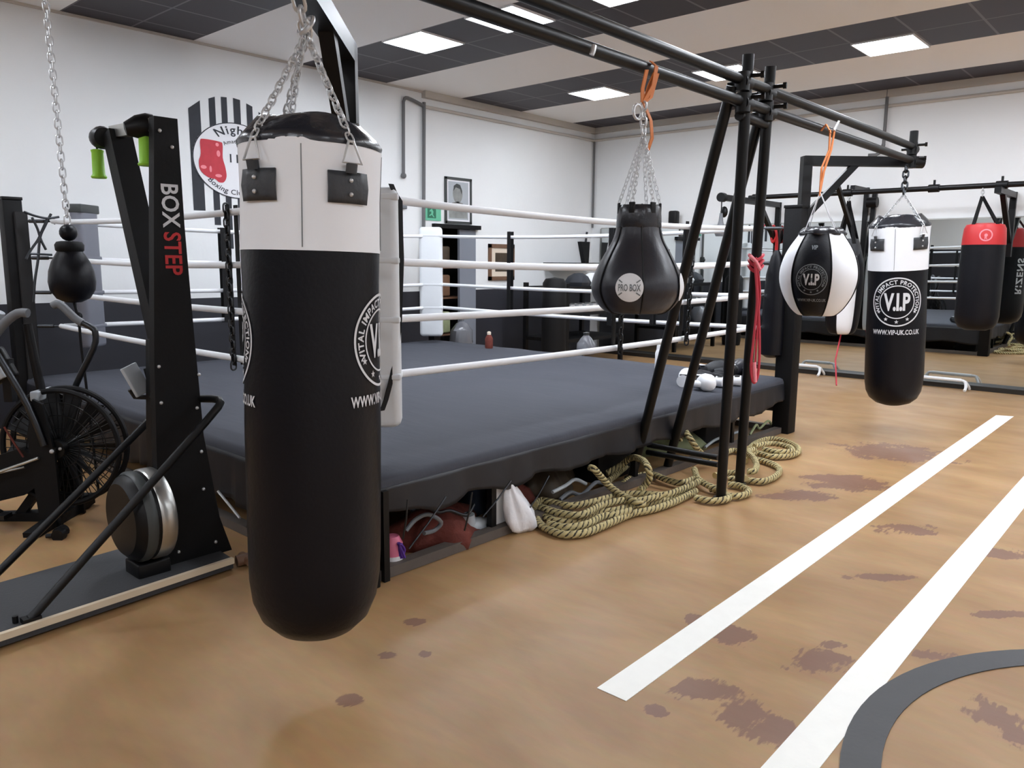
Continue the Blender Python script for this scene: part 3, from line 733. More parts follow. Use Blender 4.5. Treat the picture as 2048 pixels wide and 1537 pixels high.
obj('badge_print', on_bag(mb, BB, bo, brad, R_(-9), .128, .0065), 'greyprint', bd)
obj('badge', on_bag(badge2(.132), BB, bo, brad, R_(80), .128, .0035), 'wleather', bb)
obj('neck_band', MB().lathe([(.104, .40), (.108, .41), (.106, .46), (.101, .50), (.094, .512)], bo, n=30, cap=False), 'flap', bb)
mb = MB(); mc = MB(); hk = on(1287, 268, 'X', -2.13)
for i in range(6):
    a = R_(-80+i*60); p = bo+BB @ V((.098*math.cos(a), .098*math.sin(a), .49)); mb.box(p+V((0, 0, .005)), (.03, .012, .055), rz=math.atan2((BB @ V((math.cos(a), math.sin(a), 0))).y, (BB @ V((math.cos(a), math.sin(a), 0))).x)+PI/2, bev=.004)
    mc.chain(p+V((0, 0, .03)), hk, .03, .017, .0019)
obj('lace_tab', mb, 'blackp', bb); obj('chain', mc, 'steel', bb)
gp = on(1290, 140, 'X', -2.15); tp = on(1287, 205, 'X', -2.14)
obj('chain', MB().chain(hk, tp, .045, .03, .006).tube([tp+V((.0, -.05, -.05))+V((0, .035*math.cos(a), .035*math.sin(a))) for a in (2*PI*i/10 for i in range(10))], .007, 6, closed=True), 'steel', bb)
mb = MB()
for dx, e in ((-.04, .0), (.03, .02), (.055, -.03)):
    mb.ribbon([V((gp.x+.036, gp.y+dx, 2.50)), V((gp.x+.01, gp.y+dx*.8, 2.42+e)), tp+V((0, dx*.2, .0))], .028, .005, (0, 1, .2))
mb.ribbon([V((gp.x, gp.y+.05, 2.56)), V((gp.x+.038, gp.y+.04, 2.53)), V((gp.x+.03, gp.y+.03, 2.44)), tp], .03, .005, (0, 1, 0))
mb.ribbon([tp, tp+V((.02, .04, -.08)), tp+V((.02, .055, -.16)), tp+V((0, .05, -.22))], .025, .004, (0, 1, 0))
obj('strap', mb, 'orange', bb)
# round black and white bag
mo = at(1632, 631, 5.52)
mp = [(.0, 0), (.10, .0), (.138, .012), (.185, .06), (.232, .14), (.258, .22), (.264, .28), (.257, .345), (.234, .42), (.200, .485), (.160, .545), (.148, .565)]
mz, MB_, mrad = gore_bag('wrecking_ball_bag', 'round black and white panelled punch bag hanging by orange straps at the right ring corner', mo, mp, 6, lambda i: i % 2, R_(-42), ['leather', 'wleather'])
obj('emblem', on_bag(badge(.21), MB_, mo, mrad, R_(-10), .255), 'greyprint', mz)
mb = MB(); vs, fs = glyphs('V.I.P', .07, .035, .95); add_flat(mb.bm, vs, fs, lambda v: V((v.x*.86, v.y*1.45, 0)))
obj('emblem_letters', on_bag(mb, MB_, mo, mrad, R_(-10), .255, .0065), 'print', mz)
obj('web_address', on_bag(url('WWW.VIP-UK.CO.UK', .19), MB_, mo, mrad, R_(-10), .115), 'greyprint', mz)
obj('side_tag', on_bag(url('VIP', .04), MB_, mo, mrad, R_(-10), .47), 'greyprint', mz)
obj('top_flap', MB().lathe([(.150, .555), (.155, .57), (.13, .60), (.10, .615), (.06, .60), (.02, .59)], mo, n=30, f=lambda a, r, z: r*(1+.08*math.sin(7*a+20*z))), 'flap', mz, sharp=70)
hk = on(1640, 384, 'X', -2.10); mb = MB(); m2 = MB()
for i in range(4):
    a = R_(-50+i*90); p = mo+MB_ @ V((.15*math.cos(a), .15*math.sin(a), .565)); m2.tube([p, p.lerp(hk, .5)+V((0, 0, -.005)), hk], .0032, 6)
obj('suspension_cord', m2, 'rope', mz)
gp = on(1655, 262, 'X', -2.13)
mb.ribbon([gp+V((.03, -.03, .0)), gp+V((.02, .0, -.13)), hk+V((0, 0, .16)), hk], .028, .005, (0, 1, .2)).ribbon([gp+V((.03, .05, .01)), gp+V((.02, .04, -.12)), hk+V((.01, .02, .14)), hk], .028, .005, (0, 1, -.2))
mb.ribbon([hk+V((0, 0, .1)), hk+V((.01, -.03, .02)), hk+V((.01, -.03, -.03))], .02, .004, (0, 1, 0)).ribbon([gp+V((.034, -.03, -.02)), gp+V((0, -.03, .04)), gp+V((-.034, -.03, -.0))], .03, .005, (0, 1, 0))
obj('strap', mb, 'orange', mz)
# tall black and white bag before the mirror, tied to the floor by a red cord
to = on(1682, 668, 'Y', 11.0)
tpf = [(.0, 0), (.12, .0), (.17, .03), (.205, .12), (.225, .3), (.238, .55), (.24, .75), (.225, .95), (.19, 1.1), (.15, 1.22), (.13, 1.28)]
tt, TB, trad = gore_bag('angle_bag', 'tall black and white bag on straps, tied to the floor by a red cord', to, tpf, 6, lambda i: 1-i % 2, R_(-20), ['leather', 'wleather'])
hk = on(1698, 402, 'Y', 11.0); mb = MB()
for i in range(4):
    a = R_(-60+i*90); p = to+TB @ V((.16*math.cos(a), .16*math.sin(a), 1.22)); mb.ribbon([p, p.lerp(hk, .5), hk], .05, .006, TB @ V((-math.sin(a), math.cos(a), 0)))
obj('strap', mb, 'blackmatt', tt)
obj('top_cap', MB().lathe([(.20, 1.06), (.165, 1.2), (.135, 1.285), (.02, 1.29)], to, n=24), 'tab', tt)
obj('hook', MB().chain(hk, hk+V((0, 0, .17)), .05, .03, .006), 'steel', tt)
obj('floor_cord', MB().tube([to, V((to.x+.02, to.y-.2, .3)), on(1673, 771, 'Z', 0.005)], .010, 6), 'redcord', tt)
# speed ball on a long chain at the left
sb = at(148, 606, 5.2); ctop = at(105, 0, 5.05)
s = thing('ball_bag', 'small black pear-shaped ball on a long ceiling chain at the left', 'punch bag', sb)
obj('ball', MB().lathe([(0, 0), (.05, .004), (.10, .03), (.135, .085), (.143, .14), (.135, .21), (.115, .27), (.09, .315), (.075, .34)], sb, n=28), 'leather', s)
obj('collar', MB().lathe([(.07, .33), (.085, .345), (.088, .38), (.075, .40), (.05, .405)], sb, n=24), 'blackmatt', s)
obj('knob', MB().sphere(sb+V((0, 0, .46)), .055, 18), 'leather', s)
ct = sb+V((0, 0, .515)); top = V((ct.x-.05, ct.y-.02, ZC))
obj('chain', MB().chain(ct, top, .068, .036, .0052), 'steel', s)
obj('tether', MB().tube([sb, sb+V((.03, .01, -.12)), sb+V((.01, .02, -.3)), sb+V((.02, .03, -.6)), V((sb.x+.03, sb.y+.05, 0))], .009, 6, sub=3).sphere(sb+V((.02, .01, -.09)), .03, 10), 'blackmatt', s)
# ================================================================== MIRROR WALL
MY = 11.515
mir = thing('wall_mirror', 'long low mirror covering the lower part of the far right wall', 'mirror', (-1.9, MY, 0))
obj('mirror_glass', MB().box((-1.9, MY, 1.12), (12.6, .012, 2.12)), 'mirror', mir)
obj('mirror_edge', MB().box((-1.9, MY-.004, 2.188), (12.6, .022, .016)).box((-8.21, MY-.004, 1.12), (.016, .022, 2.12)), 'alu', mir)
# far bag rail parallel to the mirror, on three wall brackets
fr = thing('bag_rail', 'black bag rail running along the mirror wall on angled wall brackets', 'bag rail', (-2.5, YB, 0))
obj('rail', MB().cyl((-5.1, rail_y, 2.52), (4.4, rail_y, 2.52), .032, n=12), 'black', fr)
def bracket(x, y1, z, drop=.6, w=.06, h=None):
    mb = MB().bar((x, YB-.03, z+.04), (x, YB-.03, (h if h else z-drop)), w, .05, up=(0, 1, 0)).bar((x, YB-.03, z), (x, y1, z), w, w)
    mb.bar((x, YB-.04, z-drop*.75), (x, YB-.04-drop*.85, z-.02), w*.8, w*.8)
    o = obj('wall_bracket', mb, 'black', fr)
    return o
b1 = bracket(-4.98, 9.75, 2.455, .75, .075); obj('bracket_end', MB().cyl((-4.98, 9.75, 2.455), (-4.98, 9.66, 2.455), .06, n=14).sphere((-4.98, 9.78, 2.27), .05, 10, (1, 1, 1.5)), 'blackp', b1)
b2 = bracket(-3.73, 10.93, 2.60, 1.3, .06); obj('bracket_end', MB().cyl((-3.68, 11.40, 2.43), (-3.55, 11.40, 2.43), .07, n=14), 'blackp', b2)
b3 = bracket(-1.98, 10.55, 2.45, .75, .07); bracket(1.6, 10.6, 2.45)
obj('bracket_post', MB().bar((-3.60, 11.44, 2.56), (-3.63, 11.44, 1.75), .06, .05, up=(0, 1, 0)), 'black', fr)
for x in (-4.98, -3.73, -1.98, -2.7): obj('clamp', MB().cyl((x-.06, rail_y, 2.52), (x+.06, rail_y, 2.52), .048, n=12).cyl((x, rail_y, 2.52), (x, rail_y, 2.62), .014, n=8), 'blackp', fr)
# conduit drop with hook
solo('conduit_hook', MB().cyl((-3.55, YB-.06, ZC), (-3.55, YB-.06, 3.18), .022, n=8).tube([(-3.55, YB-.06, 3.2), (-3.57, YB-.07, 3.1), (-3.63, YB-.10, 3.06), (-3.72, YB-.12, 3.06)], .026, 8), 'pipe', 'thin dark conduit dropping from the ceiling to a small hook on the mirror wall', 'pipe', (-3.55, YB-.06, 3.18))
sp = thing('wall_speaker', 'small black speaker on a short bracket high on the mirror wall, left of the scaffold', 'speaker', (-6.72, YB, 2.2))
obj('case', MB().box((-6.68, YB-.14, 2.31), (.15, .13, .24), bev=.03), 'blackp', sp); obj('bracket', MB().bar((-6.78, YB-.005, 2.24), (-6.70, YB-.12, 2.24), .03, .03), 'black', sp)
ch = thing('pull_handle', 'grey cable handle hanging from the tip of the leftmost wall bracket', 'handle', (-4.98, 9.70, 1.95))
obj('cable', MB().cyl((-4.98, 9.70, 2.40), (-4.98, 9.70, 2.22), .008, n=6), 'dsteel', ch); obj('grip', MB().lathe([(0, 0), (.06, .0), (.075, .04), (.05, .12), (.03, .2), (.02, .3), (0, .3)], (-4.98, 9.70, 1.95), n=16), 'grey', ch)
# low white hurdles lying along the mirror base
def hurdle(x0, x1, y, label):
    t = thing('hurdle', label, 'hurdle', ((x0+x1)/2, y, 0))
    obj('crossbar', MB().tube([(x0, y, .13), (x1, y, .13)], .022, 8), 'whitep', t)
    for x, s in ((x0, -1), (x1, 1)): obj('leg', MB().tube([(x-.02*s, y, .13), (x+.05*s, y-.03, .12), (x+.08*s, y-.1, .06), (x+.08*s, y-.16, .018)], .018, 8, sub=3).tube([(x+.05*s, y, .12), (x+.09*s, y+.03, .05), (x+.09*s, y+.06, .018)], .016, 8, sub=2), 'whitep', t)
    return t
hurdle(-4.50, -4.16, 11.25, 'small white training hurdle lying before the mirror, nearer the ring corner')
hurdle(-2.78, -2.30, 11.22, 'small white training hurdle before the mirror, right of the heavy bag bottom')
# ================================================================== FLOOR MARKINGS
def quad_marking(name, P, label, m, cat='floor marking'):
    P = [V((p.x, p.y, .0005)) for p in P]; c = sum(P, V())/len(P); c.z = 0
    return solo(name, MB().prism(P, (0, 0, .0022)), m, label, cat, c)
quad_marking('floor_line', [V((-1.582, 2.265, 0)), V((-1.450, 2.265, 0)), V((-1.452, 9.66, 0)), V((-1.605, 9.60, 0))], 'long white painted floor line ending near the heavy bag, left of two lines', 'tape')
quad_marking('floor_line', [V((-.912, 1.0, 0)), V((-.772, 1.0, 0)), V((-.800, 9.5, 0)), V((-.945, 9.5, 0))], 'long white painted floor line touching the dark circle, right of two lines', 'tape')
cpts = [on(*q, 'Z', 0) for q in ((1681, 1508), (1711, 1441), (1752, 1384), (1835, 1337), (2048, 1301))]
# fit the painted circle through three measured points of its outer edge
def circ(a, b, c):
    ax, ay, bx, by, cx_, cy_ = a.x, a.y, b.x, b.y, c.x, c.y; d_ = 2*(ax*(by-cy_)+bx*(cy_-ay)+cx_*(ay-by))
    ux = ((ax*ax+ay*ay)*(by-cy_)+(bx*bx+by*by)*(cy_-ay)+(cx_*cx_+cy_*cy_)*(ay-by))/d_; uy = ((ax*ax+ay*ay)*(cx_-bx)+(bx*bx+by*by)*(ax-cx_)+(cx_*cx_+cy_*cy_)*(bx-ax))/d_
    return V((ux, uy, 0))
cc = circ(cpts[0], cpts[2], cpts[4]); cr = (cpts[0]-cc).length
mb = MB()
mb.lathe([(cr-.122, .0008), (cr-.122, .0046), (cr, .0046), (cr, .0008), (cr-.122, .0008)], cc, n=96, cap=False)
solo('floor_circle', mb, 'ring', 'dark grey painted circle on the floor at the lower right corner', 'floor marking', cc)
# ================================================================== LEFT WALL: MURAL, PICTURES, SIGN, PIPES
WX = XL+.003
mu = thing('wall_mural', 'round boxing club emblem painted on the left wall, red glove and black stripes', 'mural', (WX, 4.70, 2.1))
def wy(px, py): p = on(px, py, 'X', XL); return p.y, p.z
def wall_poly(mb, pts, dx): mb.bm.faces.new([mb.bm.verts.new((XL+dx, y, z)) for y, z in pts])
cy0, cz0, RL_ = 4.70, 2.70, .52
ZB = 1.95
mb = MB(); tops = {}
def stripe(mb, ya, yb, z0, z1a, z1b): wall_poly(mb, [(ya, z0), (yb, z0), (yb, z1b), (ya, z1a)], .003)
Rb = .70
sy = [(4.165, 4.30, 3.20, 3.30), (4.40, 4.475, 3.335, 3.365), (4.545, 4.615, 3.375, 3.38), (4.69, 4.775, 3.385, 3.375), (4.85, 4.925, 3.35, 3.325), (5.0, 5.07, 3.28, 3.23), (5.12, 5.23, 3.18, 3.06)]
for ya, yb, za, zb in sy: stripe(mb, ya, yb, 2.13 if ya < 4.35 else (1.98 if ya < 4.5 else 1.72), za, zb)
obj('stripes', mb, 'mural', mu)
mb = MB(); annulus(mb.bm, 0.0001, RL_, 56, fn=lambda v: V((XL+.006, cy0+v.x, cz0+v.y*.80))); obj('disc', mb, 'muralw', mu)
mb = MB(); annulus(mb.bm, RL_-.012, RL_, 64, fn=lambda v: V((XL+.008, cy0+v.x, cz0+v.y*.80))); obj('disc_outline', mb, 'mural', mu)
fn = lambda v: V((XL+.009, cy0+v.x, cz0+v.y*.82))
mb = MB(); arc_text(mb.bm, 'Night', RL_*.76, .155, R_(97), .016, 1.2, fn=fn); slice_x(mb.bm, 0, 1, 1); obj('lettering', mb, 'mural', mu)
mb = MB(); arc_text(mb.bm, 'Amateur', RL_*.50, .07, R_(97), .006, 1.1, fn=fn); arc_text(mb.bm, 'Boxing Club', RL_*.84, .095, R_(250), .008, 1.05, inner=True, fn=fn)
vs, fs = glyphs('11', .16, .01); add_flat(mb.bm, vs, fs, lambda v: fn(v+V((-.035, .03, 0)))); obj('lettering', mb, 'mural', mu)
g = [(4.275, 2.875), (4.32, 2.90), (4.50, 2.89), (4.535, 2.86), (4.53, 2.72), (4.555, 2.62), (4.565, 2.52), (4.53, 2.455), (4.47, 2.45), (4.43, 2.48), (4.36, 2.49), (4.29, 2.53), (4.255, 2.58), (4.25, 2.66), (4.275, 2.74)]
gs = spline([V((0, y, z)) for y, z in g], 4, True)
mb = MB(); mb.bm.faces.new([mb.bm.verts.new((XL+.010, p.y, p.z)) for p in gs]); gl = obj('painted_glove', mb, 'muralr', mu)
mb = MB()
for y, z, a, b_ in ((4.48, 2.76, .022, .035), (4.30, 2.60, .035, .02), (4.38, 2.585, .014, .035), (4.47, 2.52, .04, .018), (4.47, 2.855, .02, .02)):
    mb.bm.faces.new([mb.bm.verts.new((XL+.0115, y+a*math.cos(t), z+b_*math.sin(t))) for t in (2*PI*i/14 for i in range(14))])
obj('glove_highlight', mb, 'muralp', gl)
def picture(name, y0, y1, z0, z1, fm, label, mount=None, ph='photo', fw=.035, tilt=0):
    t = thing(name, label, 'picture', (XL, (y0+y1)/2, z0)); c = ((y0+y1)/2, (z0+z1)/2)
    mb = MB()
    for a, b in ((y0, y0+fw), (y1-fw, y1)): mb.box((XL+.014, (a+b)/2, c[1]), (.026, fw, z1-z0))
    for a, b in ((z0, z0+fw), (z1-fw, z1)): mb.box((XL+.014, c[0], (a+b)/2), (.026, y1-y0, fw))
    f = obj('frame', mb, fm, t)
    obj('mount', MB().box((XL+.008, c[0], c[1]), (.012, y1-y0-fw, z1-z0-fw)), mount or 'muralw', t)
    return t, c
t, c = picture('framed_photo', 7.915, 8.455, 2.14, 2.80, 'frame', 'grey-framed black and white portrait above the doorway on the left wall')
mb = MB(); fx = XL+.0155
def pt(pts, m, nm='print'):
    mb = MB(); mb.bm.faces.new([mb.bm.verts.new((fx, y, z)) for y, z in pts]); return obj(nm, mb, m, t)
pt([(7.98, 2.2), (8.39, 2.2), (8.39, 2.74), (7.98, 2.74)], 'screen', 'backdrop')
fx += .001; hd = [(8.17+.10*math.cos(a), 2.57+.135*math.sin(a)) for a in (2*PI*i/20 for i in range(20))]
pt(hd, 'photo', 'head'); pt([(8.0, 2.22), (8.37, 2.22), (8.36, 2.36), (8.27, 2.44), (8.17, 2.46), (8.06, 2.44), (7.99, 2.36)], 'photo', 'shoulders'); fx += .0008
pt([(8.08, 2.6), (8.09, 2.68), (8.15, 2.715), (8.22, 2.70), (8.26, 2.62), (8.25, 2.56), (8.22, 2.64), (8.13, 2.66)], 'frame', 'hair')
t, c = picture('framed_photo', 8.83, 9.42, 1.305, 1.865, 'wood', 'brown wooden framed dark picture with cream mount, right of the doorway', 'mount', fw=.06)
fx = XL+.0155; pt([(8.98, 1.44), (9.27, 1.44), (9.27, 1.73), (8.98, 1.73)], 'photo2')
# fire exit sign
es = thing('exit_sign', 'green fire exit sign on the left wall beside the framed portrait', 'exit sign', (XL, 7.68, 2.17))
obj('panel', MB().box((XL+.006, 7.68, 2.285), (.01, .32, .235)), 'exit', es)
obj('door_symbol', MB().box((XL+.012, 7.66, 2.275), (.004, .16, .15)), 'exitd', es)
mb = MB(); ex = XL+.0155
for P in ([(7.62, 2.31), (7.66, 2.33), (7.69, 2.29), (7.68, 2.25), (7.71, 2.215), (7.695, 2.21), (7.655, 2.245), (7.62, 2.225), (7.605, 2.235), (7.65, 2.265), (7.645, 2.295), (7.615, 2.285)], [(7.66+.016*math.cos(a), 2.345+.016*math.sin(a)) for a in (2*PI*i/10 for i in range(10))]):
    mb.bm.faces.new([mb.bm.verts.new((ex, y, z)) for y, z in P])
obj('running_figure', mb, 'exit', es)
solo('wall_pipe', MB().tube([(XL+.04, 7.52, 3.70), (XL+.04, 7.22, 3.765), (XL+.04, 7.15, 3.72), (XL+.04, 7.14, 3.6), (XL+.04, 7.125, 2.76)], .022, 10, sub=4).sphere((XL+.04, 7.125, 2.74), .04, 10), 'pipe', 'bent grey pipe stub with an open lower end on the left wall', 'pipe', (XL+.04, 7.14, 2.75))
solo('wall_pipe', MB().cyl((XL+.035, YB-.035, 3.7), (XL+.035, YB-.035, 2.2), .018, n=8), 'pipe', 'thin grey pipe added in the far corner to draw its dark corner line', 'pipe', (XL+.035, YB-.035, 2.2))  # added pipe, stands in for the dark line where the walls meet
pp = thing('wall_pipe', 'straight dark grey pipe running down the left wall beside the exit sign', 'pipe', (XL+.04, 7.49, 0))
obj('pipe_run', MB().cyl((XL+.04, 7.51, ZC-.15), (XL+.04, 7.46, 0.9), .024, n=10), 'pipe', pp)
obj('valve', MB().cyl((XL+.045, 7.48, 1.72), (XL+.045, 7.475, 1.60), .045, n=10).sphere((XL+.07, 7.47, 1.66), .04, 8).cyl((XL+.045, 7.47, 1.45), (XL+.045, 7.46, .98), .034, n=10), 'frame', pp)
solo('wall_socket', MB().box((XL+.02, 7.14, 2.345), (.04, .09, .09), bev=.008), 'grey', 'small grey box on the left wall below the bent pipe', 'socket', (XL, 7.14, 2.3))
# store shelf seen through the doorway
sh = thing('store_shelf', 'dark shelf unit with kit stored in the doorway', 'shelf', (XL-.35, 8.08, 0))
for z in (.5, 1.05, 1.5): obj('shelf_board', MB().box((XL-.28, 8.1, z), (.3, .78, .025)), 'wood', sh)
for z0, z1, m, l in ((1.52, 1.82, 'photo2', 'dark folded kit on the top store shelf'), (1.07, 1.4, 'wood', 'brown box on the middle store shelf'), (.52, .85, 'olive', 'dull olive bundle on the lower store shelf')):
    solo('kit_bundle', MB().box((XL-.23, 8.06, (z0+z1)/2), (.2, .2, z1-z0-.01), bev=.03), m, l, 'bundle', (XL-.23, 8.06, z0))
solo('plastic_sack', MB().lathe([(0, 0), (.14, .0), (.17, .12), (.15, .3), (.08, .40), (.03, .43), (.05, .5)], (XL+.28, 7.98, .3), n=20, f=lambda a, r, z: r*(1+.12*math.sin(5*a+9*z))), 'clear', 'crumpled pale plastic sack by the white back cushion', 'bag', (XL+.28, 7.98, .3))
solo('box_step', MB().box((XL+.3, 7.98, .15), (.5, .5, .3), bev=.02), 'dark', 'dark box behind the white back corner cushion', 'box', (XL+.3, 7.98, 0))
# ================================================================== FAR LEFT CORNER: WEIGHTS
rk = thing('weights_rack', 'black weights rack standing in the far corner between wall and mirror', 'rack', (-7.6, 9.93, 0))
for x in (-7.95, -7.15):
    for y in (9.2, 10.65): obj('upright', MB().bar((x, y, 0), (x, y, 1.28), .06), 'black', rk)
for z in (.42, .82, 1.2): obj('shelf', MB().box((-7.55, 9.93, z), (.84, 1.49, .05)), 'blackmatt', rk)
def dumbbell(c, m='steel', r=.06):
    t = thing('dumbbell', '', 'dumbbell', c-V((0, 0, r))); obj('handle', MB().cyl(c-V((.12, 0, 0)), c+V((.12, 0, 0)), .018, n=8), 'steel', t)
    for s in (-1, 1): obj('weight', MB().cyl(c+V((s*.07, 0, 0)), c+V((s*.16, 0, 0)), r, n=10), m, t)
    return t
d0 = dumbbell(V((-7.30, 9.35, .907))); tag(d0, 'grey dumbbell lying in the row on the rack shelf in the far corner', 'dumbbell', 'dumbbells on the middle rack shelf')
for k in range(1, 7): dup(d0, (-7.30, 9.35+.185*k, .847))
for y, m, l in ((9.75, 'mural', 'dark kit bag on the top of the corner rack, nearest the ring'), (10.12, 'whitep', 'white towel bundle on the corner rack top'), (10.45, 'olive', 'olive jacket heap on the corner rack top')):
    solo('kit_heap', MB().lathe([(0, 0), (.17, 0), (.19, .06), (.14, .15), (.06, .2), (0, .205)], (-7.35, y, 1.226), n=18, f=lambda a, r, z: r*(1+.16*math.sin(3*a+y)+.08*math.sin(7*a))), m, l, 'bundle', (-7.35, y, 1.226))
c0 = on(1113, 640, 'Z', .3); c0.z = 0
solo('leaning_bag', MB().lathe([(0, 0), (.17, .01), (.18, .1), (.18, .9), (.17, 1.30), (.13, 1.36), (0, 1.38)], (-7.0, 8.72, 0), n=24), 'blackmatt', 'black upright bag standing before the corner weights rack', 'bag', (-7.0, 8.72, 0))
wb = thing('ball_platform', 'black wall bracket with flat board and tapering arm in the far corner', 'bracket', (XL, 11.2, 1.4))
obj('arm', MB().prism([(XL+.004, 11.1, 1.95), (XL+.004, 11.36, 1.95), (XL+.004, 11.33, 1.5), (XL+.004, 11.25, 1.5)], (.08, 0, 0)), 'black', wb)
obj('board', MB().box((-8.05, 10.7, 1.56), (.7, 1.1, .05)), 'black', wb)
obj('hook', MB().cyl((XL+.05, 11.28, 1.95), (XL+.05, 11.31, 2.12), .02, n=8), 'dsteel', wb)
# loose bottles on the canvas edge
b = on(977, 690, 'Z', CZ); b = V((-6.9, 7.05, CZ)); b = on(978, 697, 'Z', CZ)
bt_ = thing('drink_bottle', 'small orange-red drink bottle standing on the far edge of the canvas', 'bottle', b)
obj('bottle_body', MB().lathe([(0, 0), (.045, 0), (.05, .02), (.05, .12), (.03, .16), (.02, .17)], b, n=18), 'rust', bt_); obj('cap', MB().lathe([(.024, .17), (.026, .2), (.01, .21), (0, .21)], b, n=14), 'mount', bt_)
b = on(1172, 708, 'Z', CZ)
bt_ = thing('water_jug', 'smoky clear water jug standing on the far edge of the canvas', 'bottle', b)
obj('jug_body', MB().lathe([(0, 0), (.10, 0), (.115, .03), (.11, .12), (.06, .19), (.03, .22)], b, n=20), 'clear', bt_); obj('cap', MB().lathe([(.034, .22), (.036, .25), (0, .26)], b, n=14), 'frame', bt_)
b = on(1316, 740, 'Z', CZ)
bt_ = thing('white_bottle', 'slim white bottle standing on the canvas edge behind the scaffold leg', 'bottle', b)
obj('bottle_body', MB().lathe([(0, 0), (.032, 0), (.036, .02), (.034, .17), (.02, .21)], b, n=16), 'whitep', bt_); obj('cap', MB().lathe([(.022, .21), (.02, .25), (0, .255)], b, n=12), 'whitep', bt_)
# ================================================================== GLOVES ON THE CANVAS
def glove(px, py, ang, body, cuff, label, s=1.0):
    p = on(px, py, 'Z', CZ); t = thing('boxing_glove', label, 'boxing glove', p); m = Matrix.Translation(p) @ Matrix.Rotation(ang, 4, 'Z') @ Matrix.Scale(s, 4)
    mb = MB(); mb.tube([V((-.02, 0, .055)), V((.03, 0, .062)), V((.09, 0, .072)), V((.15, 0, .072)), V((.2, 0, .06)), V((.225, 0, .05))], [.045, .055, .07, .076, .06, .03], 16, sub=0); obj('mitt', mb.xf(m), body, t, sharp=80)
    mb = MB(); mb.tube([V((.05, -.06, .05)), V((.1, -.085, .055)), V((.15, -.075, .06)), V((.175, -.055, .06))], [.024, .032, .03, .02], 10); obj('thumb', mb.xf(m), body, t, sharp=80)
    mb = MB(); mb.cyl((-.09, 0, .055), (-.015, 0, .055), .052, .05, 18); mb.cyl((-.095, 0, .055), (-.088, 0, .055), .056, n=18); obj('cuff', mb.xf(m), cuff, t)
    mb = MB(); mb.box((-.055, 0, .108), (.05, .07, .008), bev=.003); obj('strap', mb.xf(m), 'print' if cuff != 'wleather' else 'blackp', t)
    return t
PX_ = math.atan2(RT.y, RT.x)
glove(1368, 772, PX_+1.2, 'wleather', 'wleather', 'white boxing glove, leftmost of the gloves lying on the canvas', .95)
glove(1403, 777, PX_-1.5, 'wleather', 'leather', 'white boxing glove with black cuff, second from left on the canvas', 1.0)
glove(1430, 774, PX_+2.4, 'leather', 'wleather', 'black and white boxing glove behind the front scaffold leg', .95)
glove(1412, 752, PX_+.3, 'tab', 'leather', 'grey-black boxing glove lying behind the white-cuffed pair', 1.0)
glove(1462, 772, PX_+2.9, 'leather', 'wleather', 'black boxing glove with white cuff between the two front scaffold legs', .85)
glove(1466, 752, PX_+.9, 'leather2', 'blackp', 'worn dark boxing glove, rightmost and farthest back on the canvas', 1.05)
# red exercise band hung on the right front leg of the scaffold
lg_a, lg_b = V(legs[2][0]), V(legs[2][1])
def leg_pt(py):
    lo, hi = 0.0, 1.0
    for _ in range(30):
        mid = (lo+hi)/2; p = lg_a.lerp(lg_b, mid)-EYE; y = 768.5-FPX*(p.dot(UP))/(p.dot(FW))
        if y < py: lo = mid
        else: hi = mid
    return lg_a.lerp(lg_b, lo)
off = V((.045, -.03, 0)); rp = thing('exercise_band', 'long red exercise band looped round a scaffold leg and hanging down', 'exercise band', leg_pt(765))
k1 = leg_pt(528); r_side = V((RT.x, RT.y, 0)).normalized(); tow = (EYE-k1); tow.z = 0; tow.normalize()
mb = MB()
for dz in (-.03, .005, .04): mb.tube([k1+V((0, 0, dz))+r_side*(.045*math.cos(a))+tow*(.045*math.sin(a))+V((0, 0, .018*math.cos(2*a))) for a in (2*PI*i/14 for i in range(14))], .012, 6, closed=True)
obj('wrap', mb, 'redcord', rp)
q = lambda px, py: at(px, py, (k1-EYE).dot(FW)-.06)
obj('loop', MB().tube([q(1509, 520), q(1514, 600), q(1507, 680), q(1502, 730), q(1504, 758), q(1509, 766), q(1516, 750), q(1519, 700), q(1517, 620), q(1512, 530)], .0085, 8, sub=4), 'redcord', rp)
obj('loop', MB().tube([q(1512, 515), q(1520, 580), q(1516, 640), q(1512, 700), q(1510, 740)], .007, 8, sub=4), 'redcord', rp)
obj('handle', MB().tube([q(1508, 725), q(1510, 765)], .014, 10).tube([q(1500, 512), q(1512, 524), q(1520, 540)], .013, 8), 'muralp', rp)
w0 = V((-4.98, 11.42, 2.05))
solo('skipping_rope', MB().tube([w0+V((.04, -.05, .05)), w0+V((.05, -.05, -.15)), w0+V((.04, -.04, -.6)), w0+V((.07, -.04, -.2)), w0+V((.05, -.06, .03))], .012, 6, sub=5).tube([w0+V((.0, -.06, .1)), w0+V((.06, -.07, -.04)), w0+V((0, -.06, -.14)), w0+V((-.03, -.06, 0))], .02, 8, closed=True, sub=4), 'red', 'red skipping rope hung on the wall bracket beside the right ring post', 'skipping rope', w0)
